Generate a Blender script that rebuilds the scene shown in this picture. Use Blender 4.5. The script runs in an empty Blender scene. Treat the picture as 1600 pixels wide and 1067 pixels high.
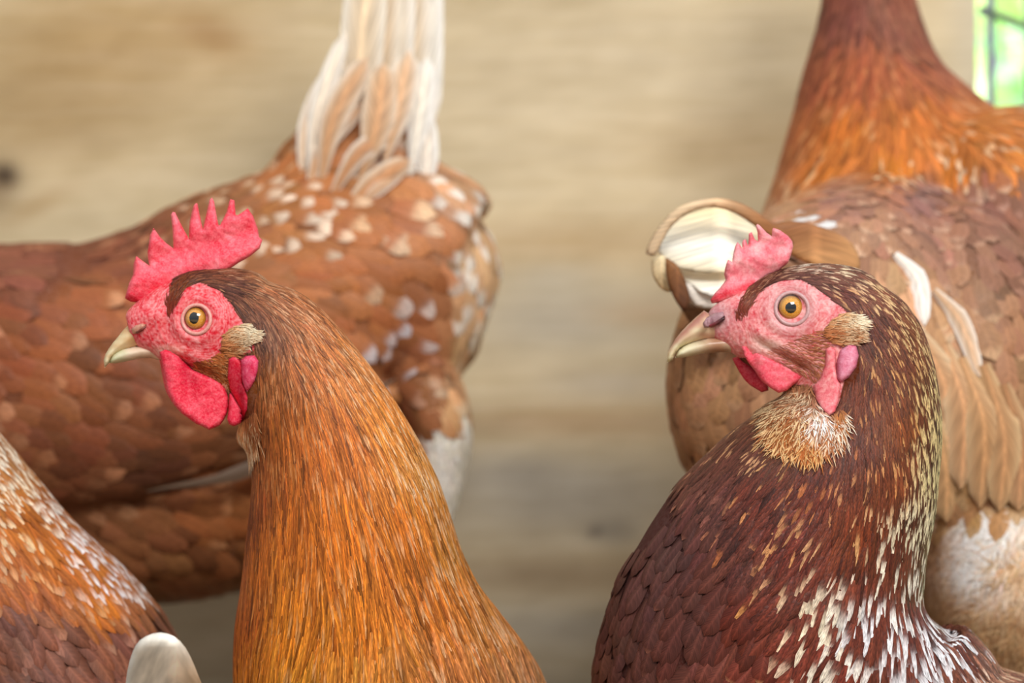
import bpy, bmesh, math, random
import numpy as np
from mathutils import Vector, Matrix
from mathutils.bvhtree import BVHTree
from mathutils.geometry import delaunay_2d_cdt, intersect_point_tri_2d
import mathutils.noise as mnoise
random.seed(7); rng = np.random.default_rng(7)
SC = bpy.context.scene; COL = SC.collection
# ---------------------------------------------------------------- camera, sky, sun, lights
D = 1.12; H = 0.33; K = 0.036 / 0.090 / 1600
cam_d = bpy.data.cameras.new('camera'); cam = bpy.data.objects.new('camera', cam_d); COL.objects.link(cam)
cam.location = (0, -D, H); cam.rotation_euler = (math.radians(90), 0, 0)
cam_d.lens = 90; cam_d.sensor_width = 36; cam_d.clip_start = 0.05
cam_d.dof.use_dof = True; cam_d.dof.focus_distance = D - 0.02; cam_d.dof.aperture_fstop = 7.0
SC.camera = cam
SC.view_settings.view_transform = 'Standard'; SC.view_settings.look = 'None'
SC.view_settings.gamma = 1; SC.view_settings.use_curve_mapping = False
SC.view_settings.exposure = 0.12
W = bpy.data.worlds.new('world'); SC.world = W; W.use_nodes = True
nt = W.node_tree; nt.nodes.clear()
o_ = nt.nodes.new('ShaderNodeOutputWorld'); b_ = nt.nodes.new('ShaderNodeBackground')
tc = nt.nodes.new('ShaderNodeTexCoord'); sx = nt.nodes.new('ShaderNodeSeparateXYZ'); rp = nt.nodes.new('ShaderNodeValToRGB')
nt.links.new(tc.outputs['Generated'], sx.inputs[0]); nt.links.new(sx.outputs['Z'], rp.inputs[0])
rp.color_ramp.elements[0].position = 0.0; rp.color_ramp.elements[0].color = (0.46, 0.52, 0.58, 1)
rp.color_ramp.elements[1].position = 0.8; rp.color_ramp.elements[1].color = (0.95, 0.98, 1.0, 1)
nt.links.new(rp.outputs[0], b_.inputs[0]); b_.inputs[1].default_value = 0.78
nt.links.new(b_.outputs[0], o_.inputs[0])
sun_d = bpy.data.lights.new('sun', 'SUN'); sun_d.energy = 15.0; sun_d.angle = 0.02; sun_d.color = (1, .96, .88)
sun = bpy.data.objects.new('sun', sun_d); COL.objects.link(sun)
sun.rotation_euler = Vector((0.45, -0.75, -0.9)).to_track_quat('-Z', 'Y').to_euler()
def area(name, loc, target, size, energy, color):
    d = bpy.data.lights.new(name, 'AREA'); d.shape = 'RECTANGLE'; d.size = size[0]; d.size_y = size[1]; d.energy = energy; d.color = color
    o = bpy.data.objects.new(name, d); COL.objects.link(o); o.location = loc
    o.rotation_euler = (Vector(target) - Vector(loc)).to_track_quat('-Z', 'Y').to_euler(); return o
area('doorway_daylight', (0.5, -1.5, 1.55), (0.05, 0.1, 0.3), (0.9, 0.6), 34, (1, 0.985, 0.96))

# ---------------------------------------------------------------- helpers
def s_at(Y): return (D + Y) * K
def at(px, py, Y): s = s_at(Y); return Vector(((px - 800) * s, Y, H - (py - 533.5) * s))
def proj(P):
    P = np.asarray(P); s = (D + P[:, 1]) * K
    return np.stack([P[:, 0] / s + 800, 533.5 - (P[:, 2] - H) / s], 1)
def lin(c):
    c = np.asarray(c, float) / 255.0
    return np.where(c <= 0.04045, c / 12.92, ((c + 0.055) / 1.055) ** 2.4)
def mesh_obj(name, verts, faces, mat, parent=None, cols=None, uvs=None, smooth=True):
    me = bpy.data.meshes.new(name)
    verts = np.asarray(verts, dtype=np.float32); me.from_pydata(verts.tolist(), [], [list(map(int, f)) for f in faces])
    if smooth: me.polygons.foreach_set('use_smooth', [True] * len(me.polygons))
    if cols is not None:
        a = me.color_attributes.new('Col', 'FLOAT_COLOR', 'POINT')
        a.data.foreach_set('color', np.asarray(cols, dtype=np.float32).ravel())
    if uvs is not None:
        u = me.uv_layers.new(name='UVMap'); li = np.zeros(len(me.loops), dtype=np.int32); me.loops.foreach_get('vertex_index', li)
        u.data.foreach_set('uv', np.asarray(uvs, dtype=np.float32)[li].ravel())
    me.materials.append(mat); o = bpy.data.objects.new(name, me); COL.objects.link(o)
    if parent is not None: o.parent = parent; o.matrix_parent_inverse = parent.matrix_world.inverted()
    return o
def empty(name, loc):
    o = bpy.data.objects.new(name, None); o.empty_display_size = .03; COL.objects.link(o); o.location = loc
    o.matrix_world = Matrix.Translation(loc); return o
def tag(o, label=None, cat=None, group=None, kind=None):
    if label: o['label'] = label
    if cat: o['category'] = cat
    if group: o['group'] = group
    if kind: o['kind'] = kind
    return o
def in_poly(x, y, poly):
    x = np.asarray(x); y = np.asarray(y); r = np.zeros(x.shape, bool); n = len(poly)
    for i in range(n):
        x0, y0 = poly[i]; x1, y1 = poly[(i + 1) % n]
        c = ((y0 > y) != (y1 > y)) & (x < (x1 - x0) * (y - y0) / ((y1 - y0) if y1 != y0 else 1e-9) + x0)
        r ^= c
    return r
def d_poly(x, y, poly):
    x = np.asarray(x, float); y = np.asarray(y, float); d = np.full(x.shape, 1e9); n = len(poly)
    for i in range(n):
        ax, ay = poly[i]; bx, by = poly[(i + 1) % n]; ex, ey = bx - ax, by - ay; L = ex * ex + ey * ey + 1e-12
        t = np.clip(((x - ax) * ex + (y - ay) * ey) / L, 0, 1)
        d = np.minimum(d, np.hypot(x - ax - t * ex, y - ay - t * ey))
    return d
def sstep(a, b, x): t = np.clip((x - a) / (b - a), 0, 1); return t * t * (3 - 2 * t)

# ---------------------------------------------------------------- materials
def mat_new(name):
    m = bpy.data.materials.new(name); m.use_nodes = True; n = m.node_tree; n.nodes.clear()
    out = n.nodes.new('ShaderNodeOutputMaterial'); p = n.nodes.new('ShaderNodeBsdfPrincipled'); n.links.new(p.outputs[0], out.inputs[0])
    return m, n, p
def N(n, t, **kw):
    x = n.nodes.new(t)
    for k, v in kw.items():
        if k.startswith('i_'): x.inputs[k[2:].replace('_', ' ')].default_value = v
        else: setattr(x, k, v)
    return x
def feather_mat(name, rough=.5, barb=.5, spec=.35, sheen=0.15, shaft=(.72, .5, .42), along=2.2, across=16):
    m, n, p = mat_new(name)
    at_ = N(n, 'ShaderNodeAttribute', attribute_name='Col'); uv = N(n, 'ShaderNodeUVMap'); se = N(n, 'ShaderNodeSeparateXYZ')
    n.links.new(uv.outputs[0], se.inputs[0])
    # |u-.5|
    a = N(n, 'ShaderNodeMath', operation='SUBTRACT'); n.links.new(se.outputs[0], a.inputs[0]); a.inputs[1].default_value = .5
    ab = N(n, 'ShaderNodeMath', operation='ABSOLUTE'); n.links.new(a.outputs[0], ab.inputs[0])
    # barbs: v - |u|*skew
    mu = N(n, 'ShaderNodeMath', operation='MULTIPLY_ADD'); n.links.new(ab.outputs[0], mu.inputs[0]); mu.inputs[1].default_value = -.55; n.links.new(se.outputs[1], mu.inputs[2])
    cx = N(n, 'ShaderNodeCombineXYZ')
    m1 = N(n, 'ShaderNodeMath', operation='MULTIPLY'); n.links.new(mu.outputs[0], m1.inputs[0]); m1.inputs[1].default_value = across * 2.0
    m2 = N(n, 'ShaderNodeMath', operation='MULTIPLY'); n.links.new(a.outputs[0], m2.inputs[0]); m2.inputs[1].default_value = along
    geo = N(n, 'ShaderNodeObjectInfo')
    n.links.new(m1.outputs[0], cx.inputs[0]); n.links.new(m2.outputs[0], cx.inputs[1])
    # per feather variation rides in the third uv-like value: colour alpha fraction
    n.links.new(at_.outputs['Color'], cx.inputs[2]) if False else None
    nz = N(n, 'ShaderNodeTexNoise', i_Scale=1.0, i_Detail=2.0); n.links.new(cx.outputs[0], nz.inputs['Vector'])
    # shaft line
    sh = N(n, 'ShaderNodeMapRange'); sh.inputs['From Min'].default_value = .02; sh.inputs['From Max'].default_value = .09
    sh.inputs['To Min'].default_value = 1; sh.inputs['To Max'].default_value = 0; n.links.new(ab.outputs[0], sh.inputs['Value'])
    shm = N(n, 'ShaderNodeMath', operation='MULTIPLY'); n.links.new(sh.outputs[0], shm.inputs[0]); n.links.new(at_.outputs['Alpha'], shm.inputs[1])
    # value variation from barbs
    vr = N(n, 'ShaderNodeMapRange'); vr.inputs['From Min'].default_value = .3; vr.inputs['From Max'].default_value = .7
    vr.inputs['To Min'].default_value = 1 - .7 * barb; vr.inputs['To Max'].default_value = 1 + .5 * barb; n.links.new(nz.outputs[0], vr.inputs['Value'])
    hs = N(n, 'ShaderNodeHueSaturation'); n.links.new(at_.outputs['Color'], hs.inputs['Color']); n.links.new(vr.outputs[0], hs.inputs['Value'])
    mx = N(n, 'ShaderNodeMix', data_type='RGBA'); n.links.new(shm.outputs[0], mx.inputs[0]); n.links.new(hs.outputs[0], mx.inputs[6]); sc_ = N(n, 'ShaderNodeMix', data_type='RGBA'); sc_.blend_type = 'ADD'; sc_.inputs[0].default_value = 1; n.links.new(hs.outputs[0], sc_.inputs[6]); n.links.new(hs.outputs[0], sc_.inputs[7]); n.links.new(sc_.outputs[2], mx.inputs[7])
    n.links.new(mx.outputs[2], p.inputs['Base Color'])
    bp = N(n, 'ShaderNodeBump', i_Strength=.35 * barb + .1, i_Distance=.0006); n.links.new(nz.outputs[0], bp.inputs['Height']); n.links.new(bp.outputs[0], p.inputs['Normal'])
    p.inputs['Roughness'].default_value = rough; p.inputs['Specular IOR Level'].default_value = spec
    p.inputs['Sheen Weight'].default_value = 0; p.inputs['Sheen Roughness'].default_value = .4
    return m
M_F = feather_mat('feather', spec=.22); M_H = feather_mat('hackle_feather', rough=.42, barb=.8, spec=.26, along=9, across=5)
M_S = feather_mat('soft_down', rough=.75, barb=.4, spec=.15, sheen=.3, along=6, across=5)
def col_mat(name, rough, spec=.4, bump=0, scale=800, mottling=0, sss=0, coat=0, stretch=(1, 1, 1)):
    m, n, p = mat_new(name); at_ = N(n, 'ShaderNodeAttribute', attribute_name='Col')
    tcn = N(n, 'ShaderNodeTexCoord'); mp = N(n, 'ShaderNodeMapping'); mp.inputs['Scale'].default_value = stretch; n.links.new(tcn.outputs['Object'], mp.inputs[0])
    nz = N(n, 'ShaderNodeTexNoise', i_Scale=scale, i_Detail=4.0, i_Distortion=.6); n.links.new(mp.outputs[0], nz.inputs['Vector'])
    vr = N(n, 'ShaderNodeMapRange'); vr.inputs['From Min'].default_value = .3; vr.inputs['From Max'].default_value = .7
    vr.inputs['To Min'].default_value = 1 - mottling; vr.inputs['To Max'].default_value = 1 + mottling; n.links.new(nz.outputs[0], vr.inputs['Value'])
    hs = N(n, 'ShaderNodeHueSaturation'); n.links.new(at_.outputs['Color'], hs.inputs['Color']); n.links.new(vr.outputs[0], hs.inputs['Value'])
    sv = N(n, 'ShaderNodeMapRange'); sv.inputs['From Min'].default_value = .35; sv.inputs['From Max'].default_value = .75
    sv.inputs['To Min'].default_value = 1.05; sv.inputs['To Max'].default_value = 1 - mottling; n.links.new(nz.outputs[0], sv.inputs['Value']); n.links.new(sv.outputs[0], hs.inputs['Saturation'])
    n.links.new(hs.outputs[0], p.inputs['Base Color'])
    if bump:
        bp = N(n, 'ShaderNodeBump', i_Strength=bump, i_Distance=.0006); n.links.new(nz.outputs[0], bp.inputs['Height']); n.links.new(bp.outputs[0], p.inputs['Normal'])
    p.inputs['Roughness'].default_value = rough; p.inputs['Specular IOR Level'].default_value = spec; p.inputs['Coat Weight'].default_value = coat
    if sss: p.inputs['Subsurface Weight'].default_value = sss; p.inputs['Subsurface Radius'].default_value = (.004, .001, .0008); p.inputs['Subsurface Scale'].default_value = .6
    return m
M_COMB = col_mat('comb_skin', .5, .3, .35, 1100, .08)
M_BEAK = col_mat('beak_horn', .3, .5, .12, 200, .06)
M_EYE = col_mat('eye_gloss', .03, .7, 0, 2500, .15, coat=1)
M_LID = col_mat('eyelid_skin', .4, .5, .3, 900, .1)
M_LEG = col_mat('shank_scales', .5, .4, .5, 400, .15)
M_DOWN = col_mat('underplumage', .8, .1, .5, 600, .2)
def face_mat(name, eye):
    m, n, p = mat_new(name); at_ = N(n, 'ShaderNodeAttribute', attribute_name='Col')
    tcn = N(n, 'ShaderNodeTexCoord'); se = N(n, 'ShaderNodeVectorMath', operation='SUBTRACT'); n.links.new(tcn.outputs['Object'], se.inputs[0]); se.inputs[1].default_value = eye
    mm = N(n, 'ShaderNodeVectorMath', operation='MULTIPLY'); mm.inputs[1].default_value = (1, 0, 1); n.links.new(se.outputs[0], mm.inputs[0])
    nz0 = N(n, 'ShaderNodeTexNoise', i_Scale=75.0, i_Detail=2.0); n.links.new(tcn.outputs['Object'], nz0.inputs['Vector'])
    ln = N(n, 'ShaderNodeVectorMath', operation='LENGTH'); n.links.new(mm.outputs[0], ln.inputs[0])
    ad = N(n, 'ShaderNodeMath', operation='MULTIPLY_ADD'); n.links.new(nz0.outputs[0], ad.inputs[0]); ad.inputs[1].default_value = .016; n.links.new(ln.outputs['Value'], ad.inputs[2])
    fr = N(n, 'ShaderNodeMath', operation='MULTIPLY'); n.links.new(ad.outputs[0], fr.inputs[0]); fr.inputs[1].default_value = 3700
    sn = N(n, 'ShaderNodeMath', operation='SINE'); n.links.new(fr.outputs[0], sn.inputs[0])
    nz = N(n, 'ShaderNodeTexNoise', i_Scale=700.0, i_Detail=4.0); n.links.new(tcn.outputs['Object'], nz.inputs['Vector'])
    hh = N(n, 'ShaderNodeMath', operation='MULTIPLY_ADD'); n.links.new(sn.outputs[0], hh.inputs[0]); hh.inputs[1].default_value = .06; n.links.new(nz.outputs[0], hh.inputs[2])
    vr = N(n, 'ShaderNodeMapRange'); vr.inputs['From Min'].default_value = .25; vr.inputs['From Max'].default_value = .75
    vr.inputs['To Min'].default_value = .85; vr.inputs['To Max'].default_value = 1.12; n.links.new(hh.outputs[0], vr.inputs['Value'])
    sv = N(n, 'ShaderNodeMapRange'); sv.inputs['From Min'].default_value = .3; sv.inputs['From Max'].default_value = .8
    sv.inputs['To Min'].default_value = 1.1; sv.inputs['To Max'].default_value = .72; n.links.new(hh.outputs[0], sv.inputs['Value'])
    hs = N(n, 'ShaderNodeHueSaturation'); n.links.new(at_.outputs['Color'], hs.inputs['Color']); n.links.new(vr.outputs[0], hs.inputs['Value']); n.links.new(sv.outputs[0], hs.inputs['Saturation'])
    n.links.new(hs.outputs[0], p.inputs['Base Color'])
    bp = N(n, 'ShaderNodeBump', i_Strength=.5, i_Distance=.0005); n.links.new(hh.outputs[0], bp.inputs['Height']); n.links.new(bp.outputs[0], p.inputs['Normal'])
    p.inputs['Roughness'].default_value = .45; p.inputs['Specular IOR Level'].default_value = .4
    return m
def plain(name, col, rough=.6, metal=0, noise=0, scale=50):
    m, n, p = mat_new(name); c = (*lin(col), 1); p.inputs['Base Color'].default_value = c
    if noise:
        tcn = N(n, 'ShaderNodeTexCoord'); nz = N(n, 'ShaderNodeTexNoise', i_Scale=scale, i_Detail=5.0); n.links.new(tcn.outputs['Object'], nz.inputs['Vector'])
        vr = N(n, 'ShaderNodeMapRange'); vr.inputs['To Min'].default_value = 1 - noise; vr.inputs['To Max'].default_value = 1 + noise; n.links.new(nz.outputs[0], vr.inputs['Value'])
        hs = N(n, 'ShaderNodeHueSaturation'); hs.inputs['Color'].default_value = c; n.links.new(vr.outputs[0], hs.inputs['Value']); n.links.new(hs.outputs[0], p.inputs['Base Color'])
    p.inputs['Roughness'].default_value = rough; p.inputs['Metallic'].default_value = metal
    return m

# ---------------------------------------------------------------- setting
def fbm(x, y, sx, sy, seed, oct=4):
    r = np.zeros(x.shape); a = 1; tot = 0
    for o in range(oct):
        r += a * np.array([mnoise.noise(Vector((u * sx * 2 ** o, v * sy * 2 ** o, seed + o * 7.3))) for u, v in zip(x, y)]); tot += a; a *= .55
    return r / tot
YW = 0.62
def build_wall():
    x0, x1 = -1.9, at(1525, 0, YW).x; z0, z1 = 0, 1.5
    # front face grid, dense in view
    xs = np.unique(np.concatenate([np.linspace(x0, -.42, 12), np.linspace(-.42, x1, 150)]))
    zs = np.unique(np.concatenate([np.linspace(0, .62, 125), np.linspace(.62, z1, 12)]))
    nx, nz = len(xs), len(zs); X, Z = np.meshgrid(xs, zs); X = X.ravel(); Z = Z.ravel()
    P = np.stack([X, np.full(X.shape, YW), Z], 1); q = proj(P); px, py = q[:, 0], q[:, 1]
    c = np.tile(np.array([218, 198, 160.]), (len(X), 1))
    def blot(cx, cy, rx, ry, col, amt, rot=0):
        dx, dy = px - cx, py - cy; cr, sr = math.cos(rot), math.sin(rot); u = (dx * cr + dy * sr) / rx; v = (-dx * sr + dy * cr) / ry
        w = (np.exp(-(u * u + v * v)) * amt)[:, None]; c[:] = c * (1 - w) + np.array(col, float) * w
    blot(170, 60, 260, 120, (176, 143, 96), .8, -.1); blot(330, 55, 60, 30, (160, 120, 75), .6, .4); blot(60, 190, 200, 100, (182, 150, 105), .5)
    blot(1000, 110, 350, 160, (216, 198, 165), .7); blot(1180, 230, 200, 60, (208, 180, 138), .6)
    blot(900, 380, 300, 40, (196, 164, 120), .5); blot(900, 500, 180, 60, (196, 186, 166), .9); blot(1010, 490, 90, 24, (186, 160, 126), .8); blot(860, 440, 70, 30, (206, 195, 172), .6)
    blot(900, 660, 260, 26, (184, 154, 116), .85); blot(880, 780, 260, 75, (160, 152, 138), .9); blot(800, 740, 110, 30, (172, 166, 156), .6)
    blot(860, 900, 260, 34, (150, 128, 98), .85); blot(880, 980, 260, 40, (164, 158, 146), .8); blot(960, 830, 40, 20, (128, 122, 112), .6); blot(930, 830, 10, 8, (80, 74, 70), .7)
    blot(850, 1100, 700, 110, (140, 130, 112), .8); blot(400, 900, 500, 250, (150, 138, 118), .6); blot(960, 600, 120, 26, (190, 178, 160), .6)
    blot(1520, 60, 40, 160, (205, 198, 180), .5)
    blot(6, 275, 20, 17, (44, 34, 28), 1.0); blot(-10, 300, 40, 40, (120, 95, 66), .6); blot(60, 320, 60, 16, (178, 146, 104), .5, -.5)
    g = fbm(X * .97 + Z * .2, Z - X * .12, 5, 16, 1.0) * 28 + fbm(X, Z - X * .1, 30, 60, 5.0, 3) * 14
    c = c + g[:, None] * np.array([1, 1, .95]); cols = np.concatenate([lin(np.clip(c, 5, 250)), np.ones((len(X), 1))], 1)
    V = P.tolist(); F = []
    for j in range(nz - 1):
        for i in range(nx - 1): a = j * nx + i; F.append((a, a + 1, a + nx + 1, a + nx))
    b = len(V); t = .015
    V += [[x0, YW, z0], [x1, YW, z0], [x1, YW, z1], [x0, YW, z1], [x0, YW + t, z0], [x1, YW + t, z0], [x1, YW + t, z1], [x0, YW + t, z1]]
    F += [(b + 5, b + 4, b + 7, b + 6), (b + 1, b + 5, b + 6, b + 2), (b + 4, b, b + 3, b + 7), (b + 3, b + 2, b + 6, b + 7), (b + 4, b + 5, b + 1, b)]
    cols = np.concatenate([cols, np.tile(np.append(lin((190, 165, 125)), 1), (8, 1))])
    m = col_mat('plywood', .75, .25, .35, 60, .05, stretch=(.25, 1, 3))
    o = mesh_obj('wall_back', V, F, m, cols=cols, smooth=False); tag(o, 'weathered plywood sheet wall behind the hens with grey stains and a dark knot', kind='structure')
build_wall()
def grid_plane(name, x0, x1, y0, y1, z, mat, n=2, th=.02):
    bm = bmesh.new(); bmesh.ops.create_cube(bm, size=1)
    for v in bm.verts: v.co = Vector(((x0 + x1) / 2 + v.co.x * (x1 - x0), (y0 + y1) / 2 + v.co.y * (y1 - y0), z - th / 2 + v.co.z * th))
    me = bpy.data.meshes.new(name); bm.to_mesh(me); bm.free(); me.materials.append(mat); o = bpy.data.objects.new(name, me); COL.objects.link(o); return o
tag(grid_plane('floor', -1.9, 1.6, -2.2, .66, 0, plain('litter', (120, 100, 76), .95, 0, .5, 60)), 'brown litter floor of the coop', kind='structure')
tag(grid_plane('floor', -6, 9, .66, 9, -.03, plain('lawn', (120, 140, 85), .9, 0, .4, 8)), 'green lawn outside the coop', kind='structure')
def tube(pts, r, seg=8, close=True):
    pts = [Vector(p) for p in pts]; n = len(pts); V = []; F = []; rr = r if hasattr(r, '__len__') else [r] * n
    up = Vector((0, 0, 1))
    for i, p in enumerate(pts):
        t = (pts[min(i + 1, n - 1)] - pts[max(i - 1, 0)]).normalized(); u = t.cross(up)
        if u.length < .2: u = t.cross(Vector((0, 1, 0)))
        u.normalize(); w = t.cross(u)
        for k in range(seg): a = 2 * math.pi * k / seg; V.append(p + rr[i] * (math.cos(a) * u + math.sin(a) * w))
    for i in range(n - 1):
        for k in range(seg): F.append((i * seg + k, i * seg + (k + 1) % seg, (i + 1) * seg + (k + 1) % seg, (i + 1) * seg + k))
    F.append(tuple(range(seg))); F.append(tuple((n - 1) * seg + k for k in reversed(range(seg))))
    return V, F
# wire panel of the coop
M_W = plain('galvanised_wire', (112, 120, 135), .4, .6, .15, 200)
wp = empty('wire_panel', (at(1525, 0, .645).x, .645, 0)); tag(wp, 'grey welded wire panel beside the plywood edge with green garden beyond', 'wire mesh')
dirw = Vector((.45, .893, 0)); w0 = Vector((at(1548, 60, .668).x, .668, 0))
for i in range(7):
    p = w0 + dirw * .1 * i; V, F = tube([p, p + Vector((0, 0, .75)), p + Vector((0, 0, 1.5))], .0030); mesh_obj('vertical_wire', V, F, M_W, wp)
zh = H + (533.5 - 20) * s_at(.66)
for k in range(-3, 5):
    z = zh + .1 * k + .1 * (k > 0) * 0
    if k in (-1,): continue
    a = w0 - dirw * .022 + Vector((0, -.004, z)); V, F = tube([a, a + dirw * .35, a + dirw * .72], .0031); mesh_obj('horizontal_wire', V, F, M_W, wp)
# hedge / grass outside
def leaves_mat():
    m = bpy.data.materials.new('sunlit_leaf'); m.use_nodes = True; n = m.node_tree; n.nodes.clear(); out = N(n, 'ShaderNodeOutputMaterial')
    at_ = N(n, 'ShaderNodeAttribute', attribute_name='Col'); d = N(n, 'ShaderNodeBsdfDiffuse'); t = N(n, 'ShaderNodeBsdfTranslucent'); x = N(n, 'ShaderNodeMixShader'); x.inputs[0].default_value = .55
    n.links.new(at_.outputs[0], d.inputs[0]); n.links.new(at_.outputs[0], t.inputs[0]); n.links.new(d.outputs[0], x.inputs[1]); n.links.new(t.outputs[0], x.inputs[2]); n.links.new(x.outputs[0], out.inputs[0]); return m
M_L = leaves_mat()
def shrub(cx, cy, w, h, n, seed, label):
    r = np.random.default_rng(seed); V = []; F = []; C = []
    for i in range(n):
        while True:
            u = r.uniform(-1, 1, 3)
            if (u ** 2).sum() < 1: break
        p = Vector((cx + u[0] * w, cy + u[1] * w * .5, h * .52 + u[2] * h * .5)); a = Vector(r.normal(size=3)).normalized(); b = a.cross(Vector(r.normal(size=3))).normalized()
        L = r.uniform(.05, .10); Wd = L * .3; k = len(V); c3 = a.cross(b) * L * .1
        V += [p, p + a * L * .5 + b * Wd + c3, p + a * L, p + a * L * .5 - b * Wd + c3]; F += [(k, k + 1, k + 2), (k, k + 2, k + 3)]
        c = lin((236 + r.uniform(-40, 15), 250, 212 + r.uniform(-45, 30))); C += [[*c, 1]] * 4
    e = empty('shrub', (cx, cy, -.03)); tag(e, label, 'shrub')
    o = mesh_obj('foliage', V, F, M_L, e, cols=C); tag(o, kind='stuff')
    for j in range(5):
        a = j * 1.3; V, F = tube([(cx, cy, -.03), (cx + .1 * math.cos(a), cy + .1 * math.sin(a), h * .3), (cx + w * .4 * math.cos(a), cy + w * .2 * math.sin(a), h * .75)], [.02, .015, .006], 6)
        mesh_obj('stem', V, F, M_BR, e)
M_BR = plain('bark', (110, 120, 80), .8, 0, .2)
shrub(1.45, 3.2, .75, 1.9, 6500, 3, 'bright sunlit garden shrub seen through the wire panel')

# ---------------------------------------------------------------- solids
def cat(pts, n):                                   # catmull-rom through rows
    P = np.asarray(pts, float); P = np.vstack([2 * P[0] - P[1], P, 2 * P[-1] - P[-2]]); out = []
    for i in range(1, len(P) - 2):
        for k in range(n):
            t = k / n; out.append(.5 * ((2 * P[i]) + (-P[i - 1] + P[i + 1]) * t + (2 * P[i - 1] - 5 * P[i] + 4 * P[i + 1] - P[i + 2]) * t * t + (-P[i - 1] + 3 * P[i] - 3 * P[i + 1] + P[i + 2]) * t ** 3))
    out.append(P[-2]); return np.array(out)
def loft(st, seg=28, sub=4):
    """stations (px,py,Y, half-size in the picture plane in px, half-size sideways in m); section square to the path, sideways = +Y"""
    S = cat(st, sub); V = []; F = []; n = len(S)
    C = [at(a[0], a[1], a[2]) for a in S]
    for i in range(n):
        t = (C[min(i + 1, n - 1)] - C[max(i - 1, 0)]); t.y = 0; t.normalize(); u = Vector((-t.z, 0, t.x)); b = max(S[i][3], 2) * s_at(S[i][2]); a = max(S[i][4], .001)
        for k in range(seg): an = 2 * math.pi * k / seg; V.append(C[i] + u * b * math.cos(an) + Vector((0, 1, 0)) * a * math.sin(an))
    for i in range(n - 1):
        for k in range(seg): F.append((i * seg + k, i * seg + (k + 1) % seg, (i + 1) * seg + (k + 1) % seg, (i + 1) * seg + k))
    F.append(tuple(range(seg))); F.append(tuple((n - 1) * seg + k for k in reversed(range(seg)))); return V, F
def loft_y(st, seg=32, sub=4):
    """path in depth: (px,py,Y, half-width px, half-height px)"""
    S = cat(st, sub); V = []; F = []; n = len(S)
    for i in range(n):
        c = at(S[i][0], S[i][1], S[i][2]); s = s_at(S[i][2])
        for k in range(seg): an = 2 * math.pi * k / seg; V.append(c + Vector((S[i][3] * s * math.cos(an), 0, S[i][4] * s * math.sin(an))))
    for i in range(n - 1):
        for k in range(seg): F.append((i * seg + k, i * seg + (k + 1) % seg, (i + 1) * seg + (k + 1) % seg, (i + 1) * seg + k))
    F.append(tuple(range(seg))); F.append(tuple((n - 1) * seg + k for k in reversed(range(seg)))); return V, F
def ellipsoid(c, r, seg=24):
    V = []; F = []; n = seg // 2
    for i in range(n + 1):
        th = math.pi * max(.02, min(i, n - (0 if i < n else 0)) / n) if i < n else math.pi * .995
        for k in range(seg): a = 2 * math.pi * k / seg; V.append(Vector((c[0] + r[0] * math.sin(th) * math.cos(a), c[1] + r[1] * math.sin(th) * math.sin(a), c[2] + r[2] * math.cos(th))))
    for i in range(n):
        for k in range(seg): F.append((i * seg + k, (i + 1) * seg + k, (i + 1) * seg + (k + 1) % seg, i * seg + (k + 1) % seg))
    F.append(tuple(reversed(range(seg)))); F.append(tuple(n * seg + k for k in range(seg))); return V, F
def el(px, py, Y, a, b, d): s = s_at(Y); c = at(px, py, Y); return ellipsoid(c, (a * s, d, b * s))
def unite(solids, voxel=.0024, smooth=6, boxes=(), name='body'):
    V = []; F = []
    for v, f in solids: k = len(V); V += [tuple(x) for x in v]; F += [tuple(i + k for i in g) for g in f]
    me = bpy.data.meshes.new('tmp'); me.from_pydata(V, [], F); bm = bmesh.new(); bm.from_mesh(me); 
    bmesh.ops.recalc_face_normals(bm, faces=bm.faces); bm.to_mesh(me); bm.free()
    o = bpy.data.objects.new('tmp', me); COL.objects.link(o)
    m = o.modifiers.new('r', 'REMESH'); m.mode = 'VOXEL'; m.voxel_size = voxel; m.use_smooth_shade = True
    m2 = o.modifiers.new('s', 'SMOOTH'); m2.factor = .6; m2.iterations = smooth
    dg = bpy.context.evaluated_depsgraph_get(); me2 = bpy.data.meshes.new_from_object(o.evaluated_get(dg)); bpy.data.objects.remove(o)
    bm = bmesh.new(); bm.from_mesh(me2)
    for (x0, y0, x1, y1) in boxes:
        for _ in range(1):
            pr = proj(np.array([f.calc_center_median() for f in bm.faces])); inn = (pr[:, 0] > x0) & (pr[:, 0] < x1) & (pr[:, 1] > y0) & (pr[:, 1] < y1)
            bm.faces.ensure_lookup_table(); es = set()
            for i in np.nonzero(inn)[0]: es.update(bm.faces[i].edges)
            bmesh.ops.subdivide_edges(bm, edges=list(es), cuts=1, use_grid_fill=True, smooth=.5)
    bmesh.ops.triangulate(bm, faces=[f for f in bm.faces if len(f.verts) > 4])
    bm.to_mesh(me2); bm.free(); return me2

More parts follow.
